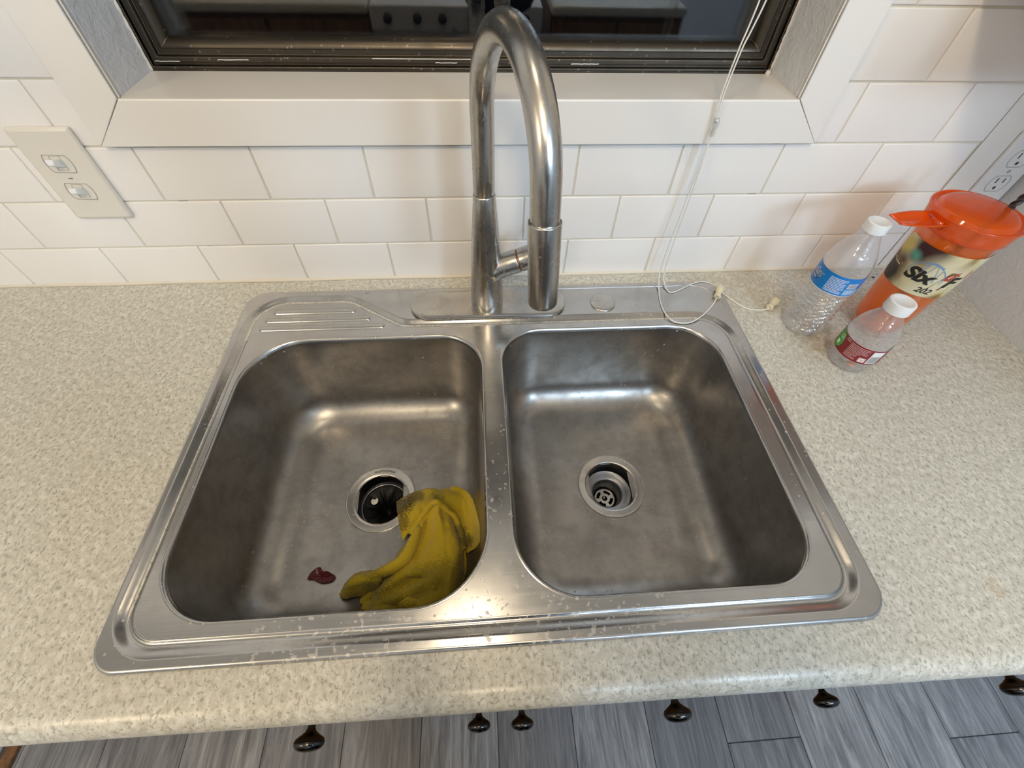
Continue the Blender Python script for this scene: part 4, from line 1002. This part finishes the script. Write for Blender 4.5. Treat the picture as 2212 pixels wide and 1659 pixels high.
bm = bmesh.new(); w.patch(bm, -0.037, -0.0265, 0.1000, 0.1008, 0.0006, 0.2); w.patch(bm, -0.037, -0.0250, 0.1015, 0.1022, 0.0006, 0.2); obj('label_print', bm, M['white_ink'], lb)

# small bottle with maroon label
c = (0.5795, -0.2280, 0.0004); sb = empty('water_bottle', c); tag(sb, 'small squat clear plastic bottle with maroon label in front of the orange tumbler', 'bottle')
RS = 0.0322
def ribs2(r, z, a):
    if z < 0.026: r += 0.0015 * math.cos(6 * a + z * 90) * (1 - abs(z - 0.013) / 0.013) + 0.0008 * math.sin(z * 900)
    if 0.06 < z < 0.09: r += 0.0004 * math.sin(a * 9 + z * 200)
    return r
prof = [(0.0005, 0.0065), (0.010, 0.0060), (0.018, 0.0025), (0.0230, 0.0005), (0.0270, 0.0010), (0.0295, 0.0045), (0.0285, 0.0090), (0.0300, 0.0130), (0.0285, 0.0170), (0.0305, 0.0210), (0.0318, 0.0240), (RS, 0.0255), (RS, 0.0575), (0.0319, 0.0600), (0.0312, 0.0670), (0.0292, 0.0750), (0.0262, 0.0830), (0.0225, 0.0900), (0.0190, 0.0955), (0.0165, 0.1000), (0.0150, 0.1035), (0.0138, 0.1060), (0.0136, 0.1075), (0.0160, 0.1082), (0.0160, 0.1095), (0.0136, 0.1100), (0.0134, 0.1170)]
bm = bmesh.new(); lathe(bm, c, prof, 72, True, False, 0, ribs2)
for f in bm.faces: f.material_index = 1 if f.calc_center_median().z < 0.026 else 0
obj('bottle_body', bm, [M['pet'], M['pet_base']], sb)
bottle_cap(sb, c, 0.1080, 0.0172, 0.0165)
MS = math.atan2(cam.location.y - c[1], cam.location.x - c[0])
w = Wrap(c, RS, MS, sb); bm = bmesh.new(); w.patch(bm, -RS * 1.85, RS * 1.85, 0.0262, 0.0570, 0.0003, n=96); lb = obj('label', bm, M['maroon'], sb)
bm = bmesh.new(); w.patch(bm, -RS * 1.85, RS * 1.85, 0.0264, 0.0568, -0.0006, n=96); obj('label_backing', bm, M['backing'], lb)
bm = bmesh.new(); w.patch(bm, -RS * 1.85, RS * 1.85, 0.0563, 0.0569, 0.00045, n=96)
w.patch(bm, 0.0215, 0.0375, 0.0285, 0.0535, 0.00045); obj('label_print', bm, M['white_ink'], lb, smooth=False)
bm = bmesh.new(); 
for k in range(11): w.patch(bm, 0.0228 + k * 0.0012, 0.0228 + k * 0.0012 + (0.0004, 0.0007, 0.0003)[k % 3], 0.0300, 0.0440, 0.0006, n=1)
obj('barcode', bm, M['black_ink'], lb, smooth=False)
bm = bmesh.new(); fine_print(w, bm, -0.0105, 0.0170, 0.0395, 0.0540, 6, 0.00045, 11); fine_print(w, bm, -0.0105, 0.0060, 0.0290, 0.0390, 5, 0.00045, 12); fine_print(w, bm, -0.0200, -0.0125, 0.0500, 0.0550, 2, 0.00045, 14)
obj('label_print', bm, M['pink_ink'], lb, smooth=False)
bm = bmesh.new(); w.patch(bm, 0.0100, 0.0195, 0.0290, 0.0375, 0.0004)                     # recycling mark on a pale square
obj('recycling_mark', bm, M['pink_ink'], lb)
bm = bmesh.new()
for q in range(3):
    a = PI / 2 + q * 2 * PI / 3; uu = 0.0148; zz = 0.0332
    p = [(uu + 0.0030 * math.cos(a + d_a), zz + 0.0030 * math.sin(a + d_a)) for d_a in (-0.75, -0.2, 0.35)]
    w.stroke(bm, p, 0.0013, 0.0006)
    e1 = a + 0.35; hx, hz = uu + 0.0030 * math.cos(e1), zz + 0.0030 * math.sin(e1)
    w.poly(bm, [(hx + 0.0013 * math.cos(e1), hz + 0.0013 * math.sin(e1)), (hx - 0.0013 * math.cos(e1), hz - 0.0013 * math.sin(e1)), (uu + 0.0030 * math.cos(e1 + 0.6), zz + 0.0030 * math.sin(e1 + 0.6))], 0.0006)
obj('recycling_mark', bm, M['white_ink'], lb, smooth=False)
bm = bmesh.new(); V = []
pts = [(-0.0415, 0.0275), (-0.0300, 0.0275), (-0.0235, 0.0310), (-0.0215, 0.0380), (-0.0225, 0.0470), (-0.0260, 0.0545), (-0.0415, 0.0560)]
w.poly(bm, pts[:4] + pts[4:], 0.0005)
bmesh.ops.triangulate(bm, faces=bm.faces[:]); bmesh.ops.subdivide_edges(bm, edges=bm.edges[:], cuts=4, use_grid_fill=True)
for v in bm.verts:
    a = math.atan2(v.co.y - c[1], v.co.x - c[0]); v.co.x = c[0] + (RS + 0.0005) * math.cos(a); v.co.y = c[1] + (RS + 0.0005) * math.sin(a)
obj('label_panel', bm, M['green'], lb)
bm = bmesh.new(); ring = [(-0.0285 + 0.0035 * math.cos(t * PI / 8), 0.0475 + 0.0035 * math.sin(t * PI / 8)) for t in range(17)]
w.stroke(bm, ring, 0.0009, 0.0007); w.stroke(bm, [(-0.0300, 0.0460), (-0.0270, 0.0485)], 0.0010, 0.0007); w.patch(bm, -0.0330, -0.0275, 0.0330, 0.0395, 0.0007); obj('label_print', bm, M['white_ink'], lb, smooth=False)
bm = bmesh.new(); lathe(bm, (c[0] - 0.006, c[1] - 0.014, 0.0072), [(0.006, 0.0), (0.0062, 0.0006), (0.0, 0.0010)], 16, True); obj('residue', bm, M['salmon'], sb)

# ================================================================ orange tumbler
c = (0.6690, -0.1500, 0.0004); tb = empty('tumbler', c); tag(tb, 'tall translucent orange tumbler with flip lid and printed gold artwork', 'tumbler')
def rt(z): return 0.0365 + (0.0500 - 0.0365) * min(max(z, 0) / 0.186, 1.0)
prof = [(0.0005, 0.0040), (0.031, 0.0035), (0.0350, 0.0), (0.0365, 0.0015)] + [(rt(z), z) for z in (0.01, 0.03, 0.06, 0.09, 0.12, 0.15, 0.186)] + [(0.0496, 0.1875)]
bm = bmesh.new(); lathe(bm, c, prof, 72, True); obj('outer_wall', bm, M['outer'], tb)
bm = bmesh.new(); lathe(bm, c, [(0.0005, 0.0075), (0.0290, 0.0075), (0.0325, 0.0100)] + [(rt(z) - 0.0022, z) for z in (0.02, 0.05, 0.09, 0.13, 0.175)] + [(0.0472, 0.1860)], 72, True); obj('inner_cup', bm, M['tumbler'], tb)
lidp = [(0.0490, 0.1845), (0.0515, 0.1842), (0.0524, 0.1855), (0.0532, 0.1930), (0.0550, 0.2020), (0.0566, 0.2068), (0.0568, 0.2080), (0.0560, 0.2088), (0.0545, 0.2082), (0.0530, 0.2060), (0.0505, 0.2050), (0.0490, 0.2060), (0.0470, 0.2100), (0.0430, 0.2128), (0.0360, 0.2145), (0.0200, 0.2150), (0.0005, 0.2150)]
bm = bmesh.new(); lathe(bm, c, lidp, 80); ld = obj('lid', bm, M['lid'], tb)
# flip flap sticking out level to the left of the lid, with a notched tip
bm = bmesh.new(); rings = []
ax = Vector((-1.0, -0.04, 0.0)).normalized(); sd = Vector((-ax.y, ax.x, 0))
for k in range(0, 17):
    t = k / 16; wv = 0.0185 * math.sin(PI * (0.34 + 0.50 * t)) ** 0.8; L = 0.0500 + 0.0690 * t; row = []
    for j in range(0, 13):
        s = -1 + 2 * j / 12; notch = 0.012 * max(0, (t - 0.75) / 0.25) * (1 - s * s)
        p = Vector(c) + ax * (L - notch) + sd * (s * wv); row.append((p.x, p.y, 0.2015 - 0.0060 * (1 - s * s) + 0.002 * t))
    rings.append(row)
loft(bm, rings, False); fo = obj('flip_flap', bm, M['lid'], tb); m = fo.modifiers.new('t', 'SOLIDIFY'); m.thickness = 0.0022; m.offset = 0
bm = bmesh.new(); hz = Vector(c) + ax * 0.0525; tube(bm, [hz + sd * t + Vector((0, 0, 0.1965)) for t in (-0.012, 0.012)], [0.0052, 0.0052], 20); obj('hinge', bm, M['lid'], tb)
# printed artwork
MT = math.atan2(cam.location.y - c[1], cam.location.x - c[0])
w = Wrap(c, rt, MT, tb); w.zr = 0.125
nm, artcol = m_art(); n1 = nm
for p_, r_, k_, cc in (((c[0] - 0.045, c[1] + 0.016, 0.112), 0.032, 2.2, (0.02, 0.012, 0.008)), ((c[0] - 0.040, c[1] - 0.020, 0.163), 0.030, 2.2, (0.045, 0.014, 0.014)), ((c[0] - 0.046, c[1] + 0.012, 0.152), 0.018, 1.8, (0.56, 0.47, 0.12)),
                       ((c[0] - 0.044, c[1] - 0.008, 0.148), 0.012, 1.6, (0.10, 0.33, 0.27)), ((c[0] - 0.044, c[1] + 0.002, 0.133), 0.018, 1.2, (0.10, 0.05, 0.03)), ((c[0] - 0.02, c[1] - 0.045, 0.135), 0.040, 1.5, (0.66, 0.61, 0.42)), ((c[0] - 0.03, c[1] - 0.035, 0.100), 0.030, 1.2, (0.66, 0.64, 0.46))):
    artcol = n1.mix(n1.math('MULTIPLY', n1.blob(p_, r_), k_, clamp=True), artcol, cc)
n1.set(Base_Color=artcol, Roughness=0.35); M['art'] = n1.m
bm = bmesh.new(); NU, NZ = 56, 20; U0, U1, Z0, Z1 = -0.0500, 0.0830, 0.0960, 0.1690; rc = 0.010; V = []
for i in range(NU + 1):
    u = U0 + (U1 - U0) * i / NU; du = min(u - U0, U1 - u); cut = rc - math.sqrt(max(rc * rc - (rc - du) ** 2, 0)) if du < rc else 0.0
    V.append([bm.verts.new(w.pt(u, Z0 + cut + (Z1 - Z0 - 2 * cut) * j / NZ, 0.0006)) for j in range(NZ + 1)])
for i in range(NU):
    for j in range(NZ): bm.faces.new((V[i][j], V[i + 1][j], V[i + 1][j + 1], V[i][j + 1]))
ar = obj('printed_artwork', bm, M['art'], tb)
bm = bmesh.new()                                                  # blue coaster arch behind the word
arc = [(0.0060 + 0.0225 * math.cos(a), 0.1270 + 0.0215 * math.sin(a)) for a in [PI * k / 24 for k in range(-2, 27)]]
w.stroke(bm, arc, 0.0012, 0.0009)
for a, b in (((0.0015, 0.148), (-0.0090, 0.1300)), ((0.0030, 0.1485), (-0.0005, 0.1300)), ((0.0100, 0.1485), (0.0050, 0.1300)), ((0.0120, 0.148), (0.0200, 0.1220)), ((0.0200, 0.143), (0.0170, 0.1220))): w.stroke(bm, [a, b], 0.0008, 0.0009)
for k in range(5): w.patch(bm, 0.0005 + 0.0038 * k, 0.0033 + 0.0038 * k, 0.1485 - 0.0007 * abs(k - 1.5) ** 1.6, 0.1515 - 0.0007 * abs(k - 1.5) ** 1.6, 0.0010)
obj('coaster_drawing', bm, M['sky_ink'], ar, smooth=False)
bm = bmesh.new()                                                  # purple and red ride shapes to the right of the word
for pts, mi in (([(0.0200, 0.1000), (0.0350, 0.1010), (0.0430, 0.1300), (0.0290, 0.1290)], 0), ([(0.0270, 0.1180), (0.0360, 0.1180), (0.0400, 0.1320), (0.0320, 0.1330)], 1), ([(0.0220, 0.0990), (0.0420, 0.1040), (0.0425, 0.1065), (0.0225, 0.1010)], 2), ([(0.0360, 0.1210), (0.0560, 0.1210), (0.0560, 0.1360), (0.0400, 0.1340)], 1), ([(0.0290, 0.1290), (0.0350, 0.1290), (0.0350, 0.1325), (0.0300, 0.1325)], 3)):
    f = [bm.verts.new(w.pt(u, z + 0.011, 0.0010)) for u, z in pts]; fc_ = bm.faces.new(f); fc_.material_index = mi
obj('ride_drawing', bm, [plain('brown_purple_ink', (0.16, 0.035, 0.03), 0.4), plain('brick_red_ink', (0.42, 0.06, 0.04), 0.4), M['white_ink'], plain('leaf_ink', (0.10, 0.16, 0.05), 0.4)], ar, smooth=False)
w.text('Six', 0.0265, -0.0170, 0.1180, 0.0012, M['black_ink'], 'lettering', 0.25, 0.0012, 1.05, ar, 0.0)
w.text('F', 0.0250, 0.0330, 0.1180, 0.0013, M['black_ink'], 'lettering', 0.25, 0.0009, 1.05, ar)
w.text('202', 0.0130, 0.0085, 0.1025, 0.0012, M['black_ink'], 'lettering', 0.3, 0.0002, 1.0, ar)
bm = bmesh.new(); w.stroke(bm, [(-0.047, 0.1290), (-0.040, 0.1255), (-0.030, 0.1245)], 0.0018, 0.0009); w.stroke(bm, [(-0.047, 0.1330), (-0.038, 0.1290), (-0.026, 0.1280)], 0.0007, 0.0009); obj('light_streak', bm, plain('cream_ink', (0.65, 0.55, 0.28), 0.4), ar, smooth=False)
# twisted black straw standing in the tumbler
bm = bmesh.new(); a = Vector((0.6480, -0.1540, 0.0105)); b = Vector((0.7235, -0.1470, 0.2520)); d = b - a; L = d.length; d.normalize(); u, v = frame_axes(d); rings = []
for i in range(241):
    t = i / 240; p = a + d * (L * t); tw = t * 2 * PI * 26
    rings.append([tuple(p + (u * math.cos(q) + v * math.sin(q)) * (0.0037 + 0.0010 * math.cos(3 * (q) - tw))) for q in [2 * PI * k / 24 for k in range(24)]])
loft(bm, rings, True, True, True); o = obj('drinking_straw', bm, M['straw']); recentre(o, a)
tag(o, 'black twisted plastic straw standing in the orange tumbler', 'straw')

# small dark crumb on the worktop by the tiles
bm = bmesh.new(); bmesh.ops.create_icosphere(bm, subdivisions=2, radius=0.0019, matrix=Matrix.Translation((0.7418, -0.0312, 0.0012)) @ Matrix.Diagonal((1.6, 1, 0.6, 1)))
o = obj('crumb', bm, M['slot']); recentre(o, (0.7418, -0.0312, 0.0)); tag(o, 'tiny dark crumb on the worktop between water bottle and tumbler', 'crumb')

# ================================================================ far side of the kitchen, seen only mirrored in the dark glass
def far_cab(x0, x1, label, top_mat, xs=()):
    c_ = empty('base_cabinet', ((x0 + x1) / 2, -1.9, FZ)); tag(c_, label, 'cabinet')
    boxobj('carcass', (x0, x1, -2.2, -1.66, FZ, -0.04), M['oak'], c_); boxobj('counter_slab', (x0, x1, -2.22, -1.625, -0.0395, 0.0), top_mat, c_, 0.012)
    n = 2; wd = (x1 - x0) / n
    for k in range(n): boxobj('door', (x0 + wd * k + 0.01, x0 + wd * (k + 1) - 0.01, -1.6595, -1.642, FZ + 0.1, -0.06), M['oak'], c_, 0.003)
far_cab(-1.35, -0.455, 'oak cabinet with pale worktop mirrored in the left half of the dark window', M['counter'])
far_cab(0.36, 0.98, 'oak cabinet with pale worktop mirrored in the right half of the dark window', M['counter'])
rg = empty('kitchen_range', (-0.07, -1.95, FZ)); tag(rg, 'white kitchen range mirrored in the dark window left of the faucet', 'oven range')
boxobj('range_body', (-0.445, 0.315, -2.2, -1.66, FZ, 0.0), M['enamel'], rg, 0.004); boxobj('control_panel', (-0.445, 0.315, -1.6598, -1.61, -0.095, 0.0), M['enamel'], rg, 0.008)
boxobj('oven_door', (-0.440, 0.310, -1.6596, -1.625, -0.62, -0.115), M['enamel'], rg, 0.006); boxobj('oven_glass', (-0.34, 0.21, -1.6248, -1.623, -0.52, -0.24), M['blackglass'], rg)
bm = bmesh.new(); tube(bm, [(-0.40, -1.59, -0.155), (-0.2, -1.575, -0.155), (0.07, -1.575, -0.155), (0.27, -1.59, -0.155)], 0.011, 16); tube(bm, [(-0.40, -1.59, -0.155), (-0.40, -1.626, -0.155)], 0.009, 12); tube(bm, [(0.27, -1.59, -0.155), (0.27, -1.626, -0.155)], 0.009, 12)
obj('oven_handle', bm, M['enamel'], rg)
for x in (-0.37, -0.24, -0.13, 0.0, 0.12, 0.24):
    bm = bmesh.new(); tube(bm, [(x, -1.612, -0.047), (x, -1.588, -0.047)], [0.020, 0.017], 20); obj('knob', bm, M['slot'], rg)

# ================================================================ photographer, mirrored as the dark shape in the window
ps = empty('person', (0.10, -1.17, FZ)); tag(ps, 'person in black clothes leaning over the sink with a phone, dark reflection in the window', 'person')
def skin_body(name, chains, mat, par, sub=2, root=0):
    """chains: list of [(x, y, z, rx, ry)]; a point already placed is shared, so limbs grow from one surface"""
    vs = []; es = []; rad = []; key = {}
    for ch in chains:
        prev = None
        for x, y, z, a, b in ch:
            k = (round(x, 4), round(y, 4), round(z, 4))
            if k not in key: key[k] = len(vs); vs.append((x, y, z)); rad.append((a, b))
            if prev is not None and prev != key[k]: es.append((prev, key[k]))
            prev = key[k]
    me = bpy.data.meshes.new(name); me.from_pydata(vs, es, []); me.materials.append(mat)
    o = bpy.data.objects.new(name, me); COL.objects.link(o)
    o.modifiers.new('skin', 'SKIN')
    if not me.skin_vertices: me.skin_vertices.new()
    lay = me.skin_vertices[0].data
    for i, r in enumerate(rad): lay[i].radius = r; lay[i].use_root = (i == root)
    m = o.modifiers.new('sub', 'SUBSURF'); m.levels = sub; m.render_levels = sub
    o.modifiers['skin'].use_smooth_shade = True
    if par is not None:
        o.parent = par; me.transform(Matrix.Translation(-Vector(par.location)))
    return o
M['black_fabric'] = plain('black_cotton', (0.012, 0.012, 0.014), 0.85); M['skin'] = plain('skin', (0.50, 0.28, 0.20), 0.5, Subsurface_Weight=0.1); M['hair'] = plain('dark_hair', (0.03, 0.018, 0.012), 0.6); M['shoe'] = plain('dark_shoe', (0.02, 0.02, 0.02), 0.6)
M['denim'] = plain('dark_trousers', (0.010, 0.011, 0.016), 0.85)
H = (0.10, -1.17, 0.06)
torso = [(*H, 0.155, 0.115), (0.098, -1.165, 0.17, 0.140, 0.105), (0.092, -1.140, 0.30, 0.150, 0.110), (0.086, -1.105, 0.40, 0.155, 0.105), (0.082, -1.075, 0.48, 0.100, 0.075), (0.078, -1.045, 0.545, 0.056, 0.058)]
def arm(s):
    return [(0.086, -1.105, 0.40, 0.155, 0.105), (0.086 + s * 0.155, -1.090, 0.455, 0.062, 0.062), (0.086 + s * 0.205, -1.055, 0.34, 0.052, 0.052), (0.086 + s * 0.215, -1.00, 0.225, 0.046, 0.046), (0.086 + s * 0.165, -0.89, 0.315, 0.040, 0.040), (0.060 + s * 0.130, -0.79, 0.405, 0.033, 0.033)]
skin_body('shirt', [torso, arm(1), arm(-1)], M['black_fabric'], ps)
def leg(s): return [(0.10, -1.17, 0.03, 0.150, 0.120), (0.10 + s * 0.085, -1.17, -0.08, 0.092, 0.095), (0.10 + s * 0.10, -1.165, -0.25, 0.080, 0.085), (0.10 + s * 0.11, -1.155, -0.42, 0.062, 0.066), (0.10 + s * 0.115, -1.17, -0.58, 0.060, 0.066), (0.10 + s * 0.12, -1.185, -0.78, 0.052, 0.055), (0.10 + s * 0.12, -1.185, -0.86, 0.055, 0.060)]
skin_body('trousers', [leg(1), leg(-1)], M['denim'], ps)
for s in (1, -1):
    skin_body('shoe', [[(0.10 + s * 0.12, -1.205, -0.872, 0.038, 0.036), (0.10 + s * 0.123, -1.13, -0.876, 0.042, 0.033), (0.10 + s * 0.128, -1.06, -0.880, 0.044, 0.028), (0.10 + s * 0.130, -1.00, -0.884, 0.030, 0.022)]], M['shoe'], ps)
# head with face: lathe-like egg shaped by hand, tilted down towards the phone
def head():
    bm = bmesh.new(); bmesh.ops.create_uvsphere(bm, u_segments=40, v_segments=28, radius=1.0)
    for v in bm.verts:
        x, y, z = v.co; 
        w_ = 0.076 * (1 - 0.22 * max(0, -z) ** 1.5); d_ = 0.096 * (1 - 0.10 * max(0, -z)); p = Vector((x * w_, y * d_, z * 0.118))
        fy = max(0.0, y)
        if fy > 0:
            g = lambda cx, cz, r: math.exp(-(((x - cx) ** 2 + (z - cz) ** 2) / (r * r)))
            p.y += 0.020 * g(0, -0.18, 0.13) + 0.012 * g(0, 0.0, 0.10) - 0.009 * g(0.36, 0.06, 0.17) - 0.009 * g(-0.36, 0.06, 0.17) + 0.006 * g(0, -0.47, 0.16) - 0.003 * g(0, -0.50, 0.05) + 0.007 * g(0, -0.80, 0.22) + 0.004 * g(0.36, 0.24, 0.15) + 0.004 * g(-0.36, 0.24, 0.15)
        v.co = p
    bmesh.ops.create_cone(bm, cap_ends=True, segments=24, radius1=0.050, radius2=0.046, depth=0.12, matrix=Matrix.Translation((0, -0.018, -0.125)))
    for s in (1, -1):
        bmesh.ops.create_uvsphere(bm, u_segments=16, v_segments=12, radius=0.03, matrix=Matrix.Translation((s * 0.076, -0.005, -0.008)) @ Matrix.Diagonal((0.30, 0.65, 1.0, 1)))
    return bm
TM = Matrix.Translation((0.072, -1.010, 0.690)) @ Matrix.Rotation(math.radians(-28), 4, 'X')
bm = head(); bmesh.ops.transform(bm, matrix=TM, verts=bm.verts[:]); hd_o = obj('head', bm, M['skin'], ps)
for s in (1, -1):
    bm = bmesh.new(); bmesh.ops.create_uvsphere(bm, u_segments=16, v_segments=12, radius=0.0115, matrix=TM @ Matrix.Translation((s * 0.029, 0.080, 0.006)))
    obj('eye', bm, M['white_ink'], hd_o)
bm = bmesh.new(); bmesh.ops.create_uvsphere(bm, u_segments=40, v_segments=24, radius=1.0)
for v in [v for v in bm.verts if v.co.z < -0.45 or (v.co.y > 0.35 and v.co.z < 0.45)]: bm.verts.remove(v)
for v in bm.verts: v.co = Vector((v.co.x * 0.084, v.co.y * 0.104 - 0.004, v.co.z * 0.124 + 0.003)) * (1 + 0.02 * noise.noise(v.co * 12))
bmesh.ops.transform(bm, matrix=TM, verts=bm.verts[:]); ho = obj('hair', bm, M['hair'], hd_o); m = ho.modifiers.new('t', 'SOLIDIFY'); m.thickness = 0.006; m.offset = -1
# phone just behind the viewpoint, held at both ends
RC = cam.rotation_euler.to_matrix(); FW = RC @ Vector((0, 0, -1)); RX = RC @ Vector((1, 0, 0)); UP = RC @ Vector((0, 1, 0)); CP = Vector(cam.location)
pc = CP - FW * 0.016 + RX * 0.030
bm = bmesh.new(); rings = []
for off, t in ((0.0015, 0.0), (0.0, 0.0015), (0.0, 0.0065), (0.0015, 0.008)):
    rings.append([tuple(pc + RX * px_ + UP * py_ - FW * t) for px_, py_, _ in rrect(-0.078 + off, 0.078 - off, -0.037 + off, 0.037 - off, 0.010, 0, 6)])
loft(bm, rings, True, True, True); ph = obj('phone', bm, M['black_ink'], None, smooth=False); smooth_by_angle(ph, 40); recentre(ph, pc)
tag(ph, 'black phone held level over the front edge of the sink', 'phone')
def hand(s):
    """palm behind the phone edge, four curled fingers of unequal length over the back and a thumb from the side"""
    base = pc + RX * s * 0.098 - UP * 0.014 - FW * 0.020; wr = Vector((0.060 + s * 0.130, -0.79, 0.405))
    P = lambda a, b, c_: base + RX * s * a + UP * b + FW * c_
    ch = []
    pm = P(-0.004, 0.0, -0.006); pk = (pm.x, pm.y, pm.z, 0.024, 0.014)
    wv = wr; ch.append([(wv.x, wv.y, wv.z, 0.024, 0.022), (*((wv + pm) / 2), 0.024, 0.018), pk])
    for i, L in enumerate((0.068, 0.078, 0.072, 0.056)):
        b0 = 0.026 - 0.0165 * i
        k1 = P(-0.004, b0, 0.006); k2 = P(-0.012 , b0 + 0.002, 0.024); k3 = P(-0.012 - L * 0.42, b0 + 0.003, 0.0265); 
        ch.append([pk, (*k1, 0.0095, 0.0095), (*k2, 0.0085, 0.0085), (*k3, 0.0075, 0.0075)])
    t1 = P(-0.006, -0.030, -0.012); t2 = P(-0.026, -0.036, -0.0175); t3 = P(-0.048, -0.030, -0.0185)
    ch.append([pk, (*t1, 0.011, 0.011), (*t2, 0.0095, 0.0095), (*t3, 0.008, 0.008)])
    return skin_body('hand', ch, M['skin'], ps)
hand(1); hand(-1)
